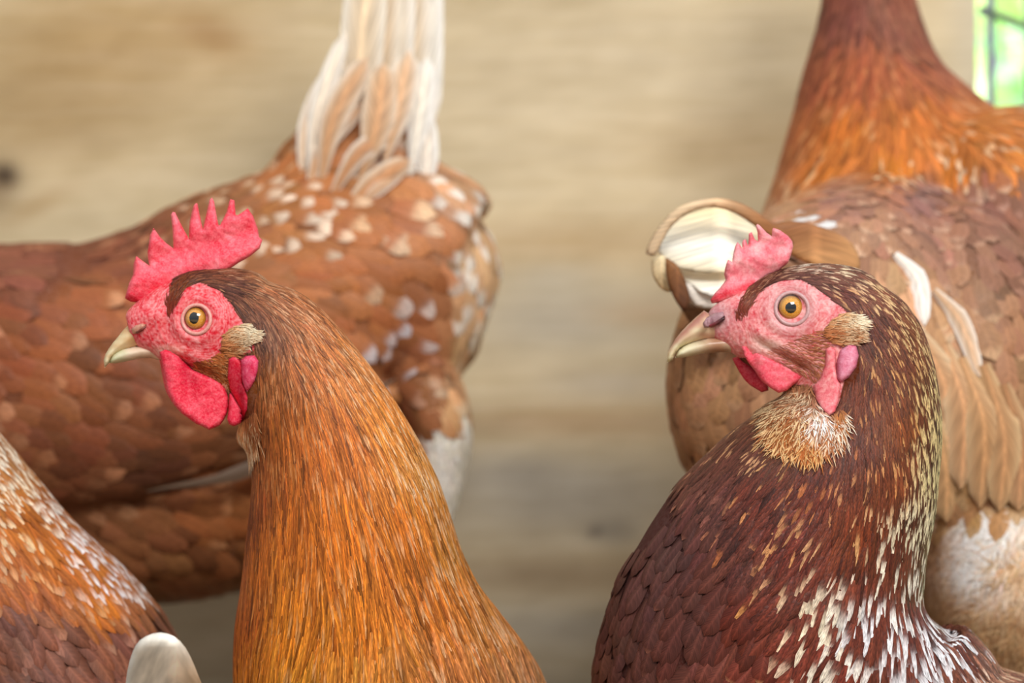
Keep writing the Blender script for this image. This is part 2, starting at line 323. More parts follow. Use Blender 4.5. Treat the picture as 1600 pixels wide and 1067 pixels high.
class Field:
    """plumage chart: rows (x,y, flow deg, length, width, base rgb, tip rgb, share of feathers with the tip colour, shaft)"""
    def __init__(s, rows, power=3.2):
        s.x = np.array([r[0] for r in rows], float); s.y = np.array([r[1] for r in rows], float); a = np.radians([r[2] for r in rows])
        s.v = np.stack([np.cos(a), np.sin(a)], 1); s.L = np.array([r[3] for r in rows], float); s.W = np.array([r[4] for r in rows], float)
        s.b = np.array([lin(r[5]) for r in rows]); s.t = np.array([lin(r[6]) for r in rows]); s.tp = np.array([r[7] for r in rows], float)
        s.sh = np.array([r[8] if len(r) > 8 else .25 for r in rows], float); s.p = power
    def w(s, q):
        d = (q[:, :1] - s.x) ** 2 + (q[:, 1:] - s.y) ** 2 + 60; w = d ** (-s.p / 2); return w / w.sum(1, keepdims=True)
class Hen: pass
def build_body(hen, me, facefn=None, mat2=None):
    me.name = 'body'; n = len(me.vertices); P = np.zeros(n * 3, dtype=np.float32); me.vertices.foreach_get('co', P); P = P.reshape(-1, 3).astype(float)
    q = proj(P)
    if facefn is not None and hasattr(hen, 'sculpt'):
        P = hen.sculpt(P, q, hen); me.vertices.foreach_set('co', P.astype(np.float32).ravel()); me.update()
    w = hen.field.w(q); c = (w @ hen.field.b) * .8; is_face = None
    if facefn is not None: c, is_face = facefn(q, c)
    a = me.color_attributes.new('Col', 'FLOAT_COLOR', 'POINT'); a.data.foreach_set('color', np.concatenate([c, np.ones((n, 1))], 1).astype(np.float32).ravel())
    me.materials.clear(); me.materials.append(M_DOWN)
    if mat2:
        me.materials.append(mat2); 
        for pl in me.polygons:
            if is_face[pl.vertices[0]]: pl.material_index = 1
    me.polygons.foreach_set('use_smooth', [True] * len(me.polygons))
    o = bpy.data.objects.new('body', me); COL.objects.link(o); o.parent = hen.root; o.matrix_parent_inverse = hen.root.matrix_world.inverted()
    bm = bmesh.new(); bm.from_mesh(me); bmesh.ops.triangulate(bm, faces=bm.faces[:])
    hen.bvh = BVHTree.FromBMesh(bm); bm.faces.ensure_lookup_table()
    T = np.array([[v.co[:] for v in f.verts] for f in bm.faces]); bm.free(); hen.T = T
    hen.A = np.linalg.norm(np.cross(T[:, 1] - T[:, 0], T[:, 2] - T[:, 0]), axis=1) / 2
def hit(hen, px, py):
    o = Vector((0, -D, H)); d = (at(px, py, 0) - o).normalized(); r = hen.bvh.ray_cast(o, d)
    return (r[0], r[1]) if r[0] is not None else (None, None)
def tract(hen, field, name, mat, mask=None, exclude=(), k=1.0, lift=.14, jit=10, round_=.0, rows=6, base_h=.0002, box=(-140, -140, 1740, 1230), back=-.35,
          indiv=0, part='feather', vj=.16, curl=0.0, maxn=20000, seed=1, tipfrac=.28, wcols=1, kind='stuff', label=None, notch=0, hue=.03, sL=1.0, sW=1.0, edge=(.72, .66, .6), ctr=1.1):
    r = np.random.default_rng(seed); T, A = hen.T, hen.A; cen = T.mean(1); q = proj(cen)
    ok = (q[:, 0] > box[0]) & (q[:, 0] < box[2]) & (q[:, 1] > box[1]) & (q[:, 1] < box[3])
    if mask is not None: ok &= in_poly(q[:, 0], q[:, 1], mask)
    for e in exclude: ok &= ~in_poly(q[:, 0], q[:, 1], e)
    nr = np.cross(T[:, 1] - T[:, 0], T[:, 2] - T[:, 0]); nr /= np.linalg.norm(nr, axis=1, keepdims=True) + 1e-12
    vd = np.array([0, -D, H]) - cen; vd /= np.linalg.norm(vd, axis=1, keepdims=True); ok &= (nr * vd).sum(1) > back
    idx = np.nonzero(ok)[0]
    if len(idx) == 0: return
    w = field.w(q[idx]); L = w @ field.L * sL; Wd = w @ field.W * sW; kk = (.20 + .36 * np.clip(Wd / L, 0, .8)) * k
    sp = kk * np.sqrt(L * Wd) * (D + cen[idx, 1]) * K
    dens = A[idx] / sp ** 2; ntry = int(dens.sum() * 3) + 10; ntry = min(ntry, maxn * 3)
    pick = r.choice(len(idx), ntry, p=dens / dens.sum()); u = r.random((ntry, 2)); f = u.sum(1) > 1; u[f] = 1 - u[f]
    tt = T[idx[pick]]; P = tt[:, 0] + (tt[:, 1] - tt[:, 0]) * u[:, :1] + (tt[:, 2] - tt[:, 0]) * u[:, 1:]; spp = sp[pick]
    grid = {}; keep = []; cell = sp.max() * 1.0
    for i in range(ntry):
        p = P[i]; c = (int(p[0] // cell), int(p[1] // cell), int(p[2] // cell)); s2 = (spp[i] * .8) ** 2; good = True
        for dx in (-1, 0, 1):
            for dy in (-1, 0, 1):
                for dz in (-1, 0, 1):
                    for j in grid.get((c[0] + dx, c[1] + dy, c[2] + dz), ()):
                        e = P[j]
                        if (e[0] - p[0]) ** 2 + (e[1] - p[1]) ** 2 + (e[2] - p[2]) ** 2 < s2: good = False; break
                    if not good: break
                if not good: break
            if not good: break
        if good: grid.setdefault(c, []).append(i); keep.append(i)
        if len(keep) >= maxn: break
    P = P[keep]; n = len(P); q = proj(P); w = field.w(q); s = (D + P[:, 1]) * K
    L = (w @ field.L) * sL * s * r.uniform(.8, 1.2, n); Wd = (w @ field.W) * sW * s * .5 * r.uniform(.8, 1.2, n)
    base = w @ field.b; tip = w @ field.t; tp = w @ field.tp; sh = w @ field.sh
    g = r.normal(1, vj, (n, 1)); base = np.clip(base * np.clip(g, .45, 1.7) * (1 + r.normal(0, hue, (n, 3))), 0, 1); hastip = (r.random(n) < tp)
    tip = np.clip(tip * np.clip(r.normal(1, .12, (n, 1)), .6, 1.25), 0, 1)
    ja = np.radians(r.normal(0, jit, n)); ct = []; nn = []; side = []
    fn = hen.bvh.find_nearest; R = rows
    cv = r.normal(0, curl, n) if curl else np.zeros(n)
    for row in range(R + 1):
        Nn = np.zeros((n, 3)); Q = np.zeros((n, 3))
        for i in range(n):
            a = fn(P[i]); Q[i] = a[0]; Nn[i] = a[1]
        qq = proj(Q); ww = field.w(qq); v = ww @ field.v; d3 = np.stack([v[:, 0], np.zeros(n), -v[:, 1]], 1)
        d3 -= Nn * (d3 * Nn).sum(1, keepdims=True); d3 /= np.linalg.norm(d3, axis=1, keepdims=True) + 1e-9
        sd = np.cross(Nn, d3); ang = ja + cv * row / R; d3 = d3 * np.cos(ang)[:, None] + sd * np.sin(ang)[:, None]; sd = np.cross(Nn, d3)
        ct.append(Q); nn.append(Nn); side.append(sd); P = Q + d3 * (L / R)[:, None]
    ct = np.array(ct); nn = np.array(nn); side = np.array(side); t = np.arange(R + 1) / R
    lance = np.minimum(1, .45 + t * 2.2) * (1 - t ** 2.3); rnd = np.where(t < .5, .6 + .8 * t, np.sqrt(np.clip(1 - ((t - .5) / .5) ** 2.4, 0, 1)))
    prof = lance * (1 - round_) + rnd * round_; prof = np.maximum(prof, .04)
    hgt = (base_h + Wd * 2 * lift * 1.0)[None, :] * (t ** 1.2)[:, None] + (base_h * r.uniform(0, 1, n))[None, :]
    nc = 3; V = np.zeros((n, R + 1, nc, 3)); C = np.zeros((n, R + 1, nc, 4)); UV = np.zeros((n, R + 1, nc, 2)); off = r.random(n) * 3
    for ri in range(R + 1):
        for ci, cc in enumerate((-1, 0, 1)):
            arch = Wd * .28 * (1 - abs(cc)) * prof[ri] if cc == 0 else 0 * Wd
            V[:, ri, ci] = ct[ri] + side[ri] * (cc * Wd * prof[ri])[:, None] + nn[ri] * (hgt[ri] + arch)[:, None]
            m = sstep(1 - tipfrac * 1.3, 1 - tipfrac * .6, t[ri]) * hastip
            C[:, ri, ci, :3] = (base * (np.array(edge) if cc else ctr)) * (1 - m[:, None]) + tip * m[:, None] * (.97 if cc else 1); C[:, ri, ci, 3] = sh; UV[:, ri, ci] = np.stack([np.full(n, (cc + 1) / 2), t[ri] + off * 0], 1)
    per = (R + 1) * nc; Fl = []
    for ri in range(R):
        for ci in range(nc - 1): a = ri * nc + ci; Fl.append((a, a + 1, a + nc + 1, a + nc))
    Fl = np.array(Fl)
    V = V.reshape(n, per, 3); C = C.reshape(n, per, 4); UV = UV.reshape(n, per, 2)
    order = np.arange(n)
    if indiv:
        vis = (nn[0] * (np.array([0, -D, H]) - ct[0])).sum(1) > 0; qr = proj(ct[R // 2]); vis &= (qr[:, 0] > -20) & (qr[:, 0] < 1620) & (qr[:, 1] > -20) & (qr[:, 1] < 1090)
        score = L * Wd * vis; order = np.argsort(-score); m = min(indiv, int(vis.sum()))
        for i in order[:m]: mesh_obj(part, V[i], Fl, mat, hen.root, cols=C[i], uvs=UV[i])
        order = order[m:]
    if len(order):
        F = (Fl[None] + (np.arange(len(order)) * per)[:, None, None]).reshape(-1, 4)
        o = mesh_obj(name, V[order].reshape(-1, 3), F, mat, hen.root, cols=C[order].reshape(-1, 4), uvs=UV[order].reshape(-1, 2))
        if kind: o['kind'] = kind
        if label: o['label'] = label
    return n
def sheet(name, outline, mat, parent, T, R, Yf, colf, g=4.0, label=None, sm=0, both=True, bumpf=None):
    """solid from an outline: T half thickness in m, R rounding width in px, Yf depth of its middle"""
    out = [tuple(p) for p in outline]
    if sm: out = [tuple(p) for p in cat(out + [out[0]], sm)[:-1]]
    pts = []; n = len(out)
    for i in range(n):
        a, b = out[i], out[(i + 1) % n]; L = math.hypot(b[0] - a[0], b[1] - a[1]); m = max(1, int(L / g))
        for k_ in range(m): pts.append((a[0] + (b[0] - a[0]) * k_ / m, a[1] + (b[1] - a[1]) * k_ / m))
    nb = len(pts); xs = [p[0] for p in pts]; ys = [p[1] for p in pts]
    gx, gy = np.meshgrid(np.arange(min(xs), max(xs), g), np.arange(min(ys), max(ys), g * .87)); gx = gx + (np.arange(gx.shape[0]) % 2)[:, None] * g / 2
    gx = gx.ravel(); gy = gy.ravel(); ok = in_poly(gx, gy, pts); gx, gy = gx[ok], gy[ok]; dd = d_poly(gx, gy, pts); ok = dd > g * .45; gx, gy = gx[ok], gy[ok]
    allp = [Vector(p) for p in pts] + [Vector((a, b)) for a, b in zip(gx, gy)]
    vs, es, fs, *_ = delaunay_2d_cdt(allp, [(i, (i + 1) % nb) for i in range(nb)], [list(range(nb))], 1, 1e-5)
    x = np.array([v[0] for v in vs]); y = np.array([v[1] for v in vs]); d = d_poly(x, y, pts); u = np.clip(d / R, 0, 1); h = T * np.sqrt(np.maximum(1 - (1 - u) ** 2, 0))
    if callable(Yf): Y = np.array([Yf(a, b) for a, b in zip(x, y)])
    else: Y = np.full(x.shape, float(Yf))
    bb = bumpf(x, y) if bumpf else 0 * x
    nv = len(x); V = [at(x[i], y[i], Y[i] - h[i] + bb[i]) for i in range(nv)]; edge = d < 1e-3; mapb = {}
    c = np.array([[*lin(colf(a, b)), .3] for a, b in zip(x, y)]); cols = list(c); uv = [((a - min(xs)) / (max(xs) - min(xs)), (b - min(ys)) / (max(ys) - min(ys))) for a, b in zip(x, y)]
    for i in range(nv):
        if edge[i]: mapb[i] = i
        else: mapb[i] = len(V); V.append(at(x[i], y[i], Y[i] + h[i] + bb[i])); cols.append(c[i]); uv.append(uv[i])
    F = []
    for f in fs:
        F.append(tuple(f)); g_ = tuple(mapb[i] for i in reversed(f)); F.append(g_) if set(g_) != set(f) else None
    bm = bmesh.new(); 
    o = mesh_obj(name, V, F, mat, parent, cols=cols, uvs=uv); bm.from_mesh(o.data); bmesh.ops.recalc_face_normals(bm, faces=bm.faces[:]); bm.to_mesh(o.data); bm.free()
    if label: o['label'] = label
    return o
def mix(a, b, t): t = max(0, min(1, t)); return tuple(a[i] * (1 - t) + b[i] * t for i in range(3))
def eyeball(hen, px, py, r_px, ir, pu, col, ring, ringcol, puo=(0, 0), sgn=-1, sq=1.0):
    """eye with pupil, amber iris, dark rim; eyelid ring round it"""
    p, nn_ = hit(hen, px, py); Y = p.y; 
    s = s_at(Y); R = r_px * s
    depth = Y + R * .36
    if sgn > 0: depth = 2 * hen.Y0 - depth
    c = at(px, py, depth) if sgn < 0 else Vector((at(px, py, Y).x, depth, at(px, py, Y).z)); V = []; F = []; C = []; n1, n2 = 60, 72; R = R * 1.02
    for i in range(n1 + 1):
        th = math.pi * i / n1 * .62
        for k in range(n2):
            a = 2 * math.pi * k / n2; rr = math.sin(th) * R; x = rr * math.cos(a); z = rr * math.sin(a); V.append(c + Vector((x, sgn * math.cos(th) * R, z)))
            qx = x / s; qy = -z / s; dp = math.hypot(qx - puo[0], (qy - puo[1]) * sq); di = math.hypot(qx - puo[0] * .5, qy - puo[1] * .5)
            if dp < pu: cc = (6, 6, 8)
            elif di < ir: t = (di / ir); cc = mix(col, (150, 95, 20), max(0, (t - .75) * 4)) if t > .75 else mix((225, 150, 40), col, min(1, max(0, (dp - pu) / 6)))
            else: cc = mix((95, 75, 60), (70, 72, 80), min(1, (di - ir) / 4))
            C.append([*lin(cc), 1])
    for i in range(n1):
        for k in range(n2): F.append((i * n2 + k, i * n2 + (k + 1) % n2, (i + 1) * n2 + (k + 1) % n2, (i + 1) * n2 + k))
    mesh_obj('eye', V, F, M_EYE, hen.root, cols=C)
    V = []; F = []; C = []; m1, m2 = 48, 10
    for i in range(m1):
        a = 2 * math.pi * i / m1; ca, sa = math.cos(a), math.sin(a)
        ro = ring * (1 + .06 * math.cos(a + .9)); hp, _n = hit(hen, px + ro * ca, py - ro * sa); yr = min(hp.y, Y + .002) if hp is not None else Y
        for k in range(m2):
            b = 2 * math.pi * k / m2; rr = (ro + math.cos(b) * ring * .13) * s; yy = (math.sin(b) * ring * .15) * s
            pc = Vector((rr * ca, 0, rr * sa)); yb = (yr - .0004) if sgn < 0 else 2 * hen.Y0 - (yr - .0004)
            V.append(Vector((c.x + pc.x, yb + sgn * yy, c.z + pc.z))); t = (math.cos(b) + 1) / 2; cc = mix(ringcol[0], ringcol[1], t); C.append([*lin(cc), 1])
    for i in range(m1):
        for k in range(m2): F.append((i * m2 + k, i * m2 + (k + 1) % m2, ((i + 1) % m1) * m2 + (k + 1) % m2, ((i + 1) % m1) * m2 + k))
    mesh_obj('eyelid', V, F, M_LID, hen.root, cols=C)
def leg(hen, x, y, ztop, col=(205, 165, 70)):
    V, F = tube([(x, y, ztop), (x, y + .002, .05), (x, y, .012)], [.009, .0055, .006], 10)
    for a in (-2.6, -3.14, 2.6, -.1):
        L = .055 if abs(a) > 1 else .025; e = Vector((x + L * math.cos(a + hen.face), y + L * math.sin(a + hen.face), .005))
        v, f = tube([(x, y, .010), (Vector((x, y, .008)) + e) / 2 + Vector((0, 0, .003)), e, e + (e - Vector((x, y, .005))).normalized() * .008 - Vector((0, 0, .0035))], [.0055, .0045, .0035, .001], 8)
        k = len(V); V += v; F += [tuple(i + k for i in g) for g in f]
    mesh_obj('leg', V, F, M_LEG, hen.root, cols=[[*lin(col), 1]] * len(V))
def big_feather(hen, pts, w, c0, c1, name='tail_feather', mat=None, rows=12, edge=None, nrm=(0, -1, 0), tip=.35, label=None, cup=.12, root=.35):
    """a long feather along pts (world), width w, vane colours centre c0 and edge c1"""
    S = cat([tuple(p) for p in pts], max(2, rows // (len(pts) - 1))); n = len(S); V = []; C = []; UV = []; F = []; nc = 5; nrm = Vector(nrm)
    for i in range(n):
        t = i / (n - 1); d = Vector(S[min(i + 1, n - 1)] - S[max(i - 1, 0)]).normalized(); sd = d.cross(nrm).normalized(); up = sd.cross(d)
        pr = (root + (1 - root) * min(1, t * 2.0)) if t < tip else math.sqrt(max(0.002, 1 - ((t - tip) / (1 - tip)) ** 3.2))
        for k in range(nc):
            c = (k - 2) / 2; V.append(Vector(S[i]) + sd * c * w * .5 * pr + up * w * cup * (1 - c * c)); cc = mix(c0, c1, abs(c) ** 1.5 + max(0, t - .8) * 1.5); C.append([*lin(cc), .5]); UV.append(((c + 1) / 2, t))
    for i in range(n - 1):
        for k in range(nc - 1): a = i * nc + k; F.append((a, a + 1, a + nc + 1, a + nc))
    o = mesh_obj(name, V, F, mat or M_F, hen.root, cols=C, uvs=UV)
    if label: o['label'] = label
    return o
#HENS

# ================================================================ HEN A: orange necked hen, sharp, left
def new_hen(loc, label, face=math.pi, Y0=0.0):
    h = Hen(); h.root = empty('hen', loc); tag(h.root, label, 'hen'); h.face = face; h.Y0 = Y0; return h
def fluff_ear(hen, poly, rows, name='ear_tuft', k=.55, lift=.25, **kw):
    tract(hen, Field(rows), name, M_S, mask=poly, k=k, lift=lift, rows=4, base_h=.0006, **kw)
def noise2(x, y, s, seed): return mnoise.noise(Vector((x * s, y * s, seed)))

A = new_hen((-.07, .04, 0), 'orange hen with tall red comb, sharp in front at left centre', Y0=.02); HA = A
A.field = Field([
 (270,472,-75,15,3,(120,55,32),(150,80,50),.2,.1),(290,445,-40,17,3,(100,48,32),(150,90,60),.2,.1),(330,424,-8,20,4,(125,62,38),(190,140,110),.2,.2),
 (345,445,22,22,4,(92,46,34),(140,90,60),.2,.1),(385,420,8,24,4,(150,85,52),(210,160,120),.35,.3),(375,485,50,22,4,(105,55,38),(150,95,70),.2,.1),
 (410,450,28,26,5,(155,88,55),(205,150,110),.3,.3),(400,520,70,24,5,(112,62,45),(170,120,90),.3,.2),(460,470,38,30,6,(175,98,55),(220,160,115),.3,.3),
 (420,570,88,32,5,(150,80,38),(200,130,80),.3,.2),(480,560,62,36,6,(186,100,45),(215,160,115),.3,.3),(540,540,50,40,7,(200,118,62),(228,180,135),.4,.35),
 (395,650,95,34,5,(120,58,26),(170,100,50),.2,.2),(440,650,84,50,7,(178,88,24),(205,130,70),.3,.25),(510,650,70,56,8,(196,98,24),(222,150,95),.3,.3),(590,620,58,50,8,(205,118,45),(235,190,140),.4,.4),
 (645,690,62,52,8,(190,120,55),(228,190,150),.5,.4),(395,760,93,56,7,(135,60,18),(165,85,30),.2,.15),(440,780,90,70,8,(196,98,20),(215,130,60),.3,.25),(520,780,80,76,9,(204,104,18),(225,150,85),.3,.35),(610,790,70,72,9,(190,98,20),(222,150,95),.3,.4),
 (690,800,62,64,9,(172,104,42),(215,170,125),.45,.4),(388,900,96,70,9,(160,74,18),(200,110,40),.2,.2),(450,900,95,80,10,(212,116,24),(228,160,90),.3,.3),(550,900,82,84,11,(204,108,22),(226,160,100),.3,.4),(660,900,68,80,11,(190,100,30),(220,165,115),.4,.4),
 (740,920,58,76,12,(178,108,55),(220,175,135),.4,.4),(385,1020,112,74,11,(205,112,28),(225,150,70),.3,.3),(470,1020,105,80,13,(216,132,40),(232,170,100),.3,.3),(570,1020,88,84,15,(204,122,50),(225,165,115),.4,.4),(680,1010,66,80,17,(188,108,60),(225,170,125),.4,.4),
 (800,1030,48,70,18,(184,116,78),(215,170,140),.4,.4),(900,1130,35,60,30,(180,105,65),(215,160,120),.3,.3),(420,1200,80,60,30,(180,95,45),(210,130,80),.2,.3),(700,1200,40,60,34,(175,95,50),(210,140,90),.2,.3)])
YA = A.Y0
solA = [loft([(203,516,YA,26,.0065),(216,512,YA,37,.0085),(240,508,YA,53,.0105),(270,506,YA,70,.0130),(305,505,YA,84,.0155),(340,510,YA,93,.0175),(375,518,YA,96,.0185),(405,520,YA,92,.019)]),
        loft([(372,478,YA,56,.017),(410,520,YA,88,.020),(462,590,YA,102,.024),(508,680,YA+.002,122,.029),(538,782,YA+.006,150,.036),(552,892,YA+.012,174,.043),(567,985,YA+.02,205,.050),(600,1088,YA+.035,232,.060),(655,1200,YA+.06,225,.068),(680,1300,YA+.09,150,.06)]),
        loft([(470,1110,YA+.02,60,.03),(520,1210,YA+.04,210,.062),(640,1230,YA+.09,215,.070),(700,1230,YA+.15,180,.060),(730,1200,YA+.20,110,.04),(750,1150,YA+.22,50,.02)]),
        loft([(420,640,YA,40,.013),(395,672,YA,22,.008),(380,692,YA,10,.004)])]
FACE_A = [(185,520),(185,440),(225,430),(250,418),(274,420),(268,440),(262,470),(268,484),(276,462),(290,449),(312,441),(342,452),(364,478),(386,510),(402,530),(396,548),(372,556),(352,552),(340,572),(352,596),(330,593),(300,584),(268,562),(200,562)]
def sculptA(P, q, hen):
    x, y = q[:, 0], q[:, 1]; sg = np.sign(P[:, 1] - hen.Y0); s = s_at(0); d = np.zeros(len(P)); r = np.hypot(x - 307, y - 498)
    d -= .0022 * np.exp(-(r / 20) ** 2); d += .0012 * np.exp(-((r - 33) / 8) ** 2)
    d += .0015 * np.exp(-((x - 235) / 26) ** 2 - ((y - 492) / 14) ** 2)            # fold below the comb
    d -= .0012 * np.exp(-((x - 262) / 10) ** 2 - ((y - 510) / 30) ** 2)
    th = y - (556 + (x - 262) * .42); d -= .0014 * np.exp(-(th / 5) ** 2) * sstep(250, 275, x) * (1 - sstep(330, 350, x))
    d += .0012 * np.exp(-((th + 16) / 9) ** 2) * sstep(250, 275, x) * (1 - sstep(330, 350, x))
    m = in_poly(x, y, FACE_A); mm = np.where(m, np.minimum(d_poly(x, y, FACE_A) / 12, 1), 0)
    wr = np.sin(r * .85 + 3 * np.sin(x * .05)) * .00016 * sstep(30, 44, r)
    P[:, 1] += sg * (d * np.where(x < 420, 1, 0) + wr * mm); return P
def faceA(q, c):
    x, y = q[:, 0], q[:, 1]; m = in_poly(x, y, FACE_A); n = np.array([noise2(a, b, .06, 3) for a, b in zip(x, y)]); n2 = np.array([noise2(a, b, .25, 5) for a, b in zip(x, y)])
    t = np.clip(.35 + n * .7 + n2 * .5, 0, 1)[:, None]; f = lin((222, 52, 66)) * (1 - t) + lin((240, 120, 122)) * t
    th = y - (556 + (x - 262) * .42); cr = np.exp(-(th / 4) ** 2) * sstep(255, 280, x) * (1 - sstep(330, 350, x)); f = f * (1 - .3 * cr[:, None])
    pale = np.exp(-(np.hypot((x - 262) / 22, (y - 548) / 9)) ** 2)[:, None]; f = f * (1 - .7 * pale) + lin((235, 195, 175)) * .7 * pale
    br = (sstep(315, 350, x) * sstep(545, 570, y))[:, None]; f = f * (1 - .7 * br) + lin((170, 95, 60)) * .7 * br
    c[m] = f[m]; return c, m
A.sculpt = sculptA
A.field.b = A.field.b * np.array([.95, 1.06, .9]) + .007; A.field.tp = A.field.tp + .12; m_ = A.field.L < 29; A.field.W[m_] += 1.1; A.field.L[m_] *= 1.15
build_body(A, unite(solA, .0022, 5, [(185, 400, 420, 700)], 'body'), faceA, face_mat('face_skin', at(307, 498, .0)))
LOBE_A = [(350,556),(404,553),(406,600),(388,652),(364,668),(354,650)]
FEX = [FACE_A, LOBE_A]
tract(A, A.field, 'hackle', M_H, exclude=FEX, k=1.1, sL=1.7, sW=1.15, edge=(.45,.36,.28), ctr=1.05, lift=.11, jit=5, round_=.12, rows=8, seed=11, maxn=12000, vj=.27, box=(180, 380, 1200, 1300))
# finer top strands
FA2 = Field([(r0, r1, r2, r3, r4, r5, r6, r7, r8) for (r0, r1, r2, r3, r4, r5, r6, r7, r8) in [(x, y, a, L * .9, W * .42, b, t, tp, s) for (x, y, a, L, W, b, t, tp, s) in
  [(A.field.x[i], A.field.y[i], math.degrees(math.atan2(A.field.v[i][1], A.field.v[i][0])), A.field.L[i], A.field.W[i], (0, 0, 0), (0, 0, 0), .3, 0) for i in range(len(A.field.x))]]])
FA2.b = np.clip(A.field.b * 1.1 + .004, 0, 1); FA2.t = np.clip(A.field.t * 1.1, 0, 1); FA2.tp[:] = .5
tract(A, FA2, 'hackle_strand', M_H, exclude=FEX, k=2.2, sL=1.6, edge=(.9,.9,.9), lift=.2, jit=5, round_=0, rows=5, seed=12, maxn=6000, vj=.3, curl=.2, box=(180, 380, 1200, 1200))
# brow bristles, cheek hairs, chin fluff
BR_A = [(270,440),(292,430),(286,452),(274,480),(264,500),(260,480)]
tract(A, Field([(262,490,-95,16,2.2,(130,50,36),(120,50,30),.3),(268,460,-75,24,2.8,(112,52,30),(150,90,50),.3),(285,442,-45,20,2.2,(110,55,32),(150,90,50),.3)]), 'brow_bristle', M_S, mask=BR_A, k=1.7, lift=.5, jit=14, rows=4, seed=13, curl=.3)
CH_A = [(300,566),(330,560),(345,545),(358,560),(352,580),(356,600),(330,596),(300,584)]
tract(A, Field([(310,575,15,14,2,(175,95,55),(205,140,95),.4),(335,565,10,15,2.2,(172,98,52),(205,150,100),.4),(350,590,30,15,2.2,(180,108,60),(210,160,110),.4)]), 'cheek_hair', M_S, mask=CH_A, sW=1.3, edge=(.6,.5,.45), vj=.35, k=1.3, lift=.4, jit=14, rows=4, seed=14, curl=.3)
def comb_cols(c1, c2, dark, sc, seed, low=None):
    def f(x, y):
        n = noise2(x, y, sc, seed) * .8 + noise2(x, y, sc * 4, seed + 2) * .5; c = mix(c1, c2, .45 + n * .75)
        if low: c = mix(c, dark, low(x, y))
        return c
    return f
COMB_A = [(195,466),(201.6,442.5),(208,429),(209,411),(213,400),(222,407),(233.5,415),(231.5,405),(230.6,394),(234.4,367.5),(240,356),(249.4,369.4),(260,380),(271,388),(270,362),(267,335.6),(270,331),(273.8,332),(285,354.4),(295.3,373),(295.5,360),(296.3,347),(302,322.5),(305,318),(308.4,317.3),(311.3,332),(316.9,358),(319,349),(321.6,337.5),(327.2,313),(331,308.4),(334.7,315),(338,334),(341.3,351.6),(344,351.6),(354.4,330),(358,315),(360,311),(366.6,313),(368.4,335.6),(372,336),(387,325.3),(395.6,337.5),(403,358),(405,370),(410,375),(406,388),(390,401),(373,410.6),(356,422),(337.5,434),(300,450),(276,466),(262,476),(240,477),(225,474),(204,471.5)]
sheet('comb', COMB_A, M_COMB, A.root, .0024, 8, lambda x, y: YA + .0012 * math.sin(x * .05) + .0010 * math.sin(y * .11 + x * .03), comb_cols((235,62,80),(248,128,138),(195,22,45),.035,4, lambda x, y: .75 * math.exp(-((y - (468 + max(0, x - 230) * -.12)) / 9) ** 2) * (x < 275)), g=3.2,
      bumpf=lambda x, y: np.array([noise2(a * .6 + b * .4, b - a * .5, .13, 9) * .0006 for a, b in zip(x, y)]))
WAT_A = [(249,550),(251,562),(253.4,572),(257,592),(260,608),(265,621),(273,634),(284,646),(296.5,655),(306,662),(316,666),(326.7,671.5),(336,668),(344,664),(350,656),(354.7,646.7),(358,634),(357,621),(352,607),(344,597),(329,588.5),(314,583),(301,578),(279,556.5),(266,549),(258,546)]
def wbump(cx, sc):
    def f(x, y): return np.array([-.0012 * math.exp(-((a - cx + 24) / 14) ** 2) + .0026 * math.exp(-((a - cx - (b - 600) * .15) / 11) ** 2) * min(1, max(0, (640 - b) / 40)) + noise2(a, b, .12, 2) * .0005 + .00022 * math.sin((b + .6 * a) * sc) for a, b in zip(x, y)])
    return f
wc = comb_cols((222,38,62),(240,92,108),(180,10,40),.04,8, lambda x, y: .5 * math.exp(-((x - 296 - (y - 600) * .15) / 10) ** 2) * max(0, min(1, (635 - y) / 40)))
p, _ = hit(A, 310, 570); YF = p.y
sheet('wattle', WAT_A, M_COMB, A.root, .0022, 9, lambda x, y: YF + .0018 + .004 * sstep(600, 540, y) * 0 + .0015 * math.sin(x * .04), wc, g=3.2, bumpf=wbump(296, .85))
sheet('wattle', [(x - 3, y - 4) for x, y in WAT_A], M_COMB, A.root, .0030, 20, 2 * YA - YF - .0018, wc, g=6)
def onface(hen, off, sgn=-1):
    cache = {}
    def f(x, y):
        p, n = hit(hen, x, y); Yv = p.y if p is not None else hen.Y0 - .012
        Yv = min(Yv, hen.Y0 - .004)
        return (Yv + off) if sgn < 0 else 2 * hen.Y0 - (Yv + off)
    return f
EAR_A = [(357,560.5),(363,556),(370,556),(377,565),(380,575),(379,599),(384,609),(387,622),(386,640),(381,655),(375,662),(365.5,666),(358,663),(355,655),(357,640),(359,610),(355,590)]
LOB2_A = [(376,562),(384,556),(398,555),(404,564),(403,578),(398,595),(391,607),(386,612),(381,603),(377,588)]
for sg in (-1, 1):
    sheet('earlobe', EAR_A, M_COMB, A.root, .0022, 9, onface(A, -.0003, sg), comb_cols((215,22,50),(238,90,110),(150,5,30),.08,12, lambda x, y: .6 * math.exp(-((x - 378) / 5) ** 2)), g=3)
    sheet('earlobe', LOB2_A, M_COMB, A.root, .0030, 9, onface(A, -.0010, sg), comb_cols((220,45,82),(238,120,150),(180,10,40),.09,15), g=3)
TUFT_A = [(346,524),(365.5,510),(383,507),(396,517),(402,526),(396,534),(384,540),(372,549),(354,556),(345,545)]
tract(A, Field([(350,545,-8,24,2.6,(178,108,64),(200,140,92),.4),(360,525,-2,24,2.8,(196,138,90),(232,200,160),.7),(383,518,20,15,2.8,(222,190,150),(242,226,196),1),(385,534,-12,14,2.8,(214,176,134),(238,214,180),.9)]), 'ear_tuft', M_S, edge=(.92,.9,.86), mask=TUFT_A, k=.7, lift=.42, jit=13, rows=4, seed=15, base_h=.0012, tipfrac=.5)
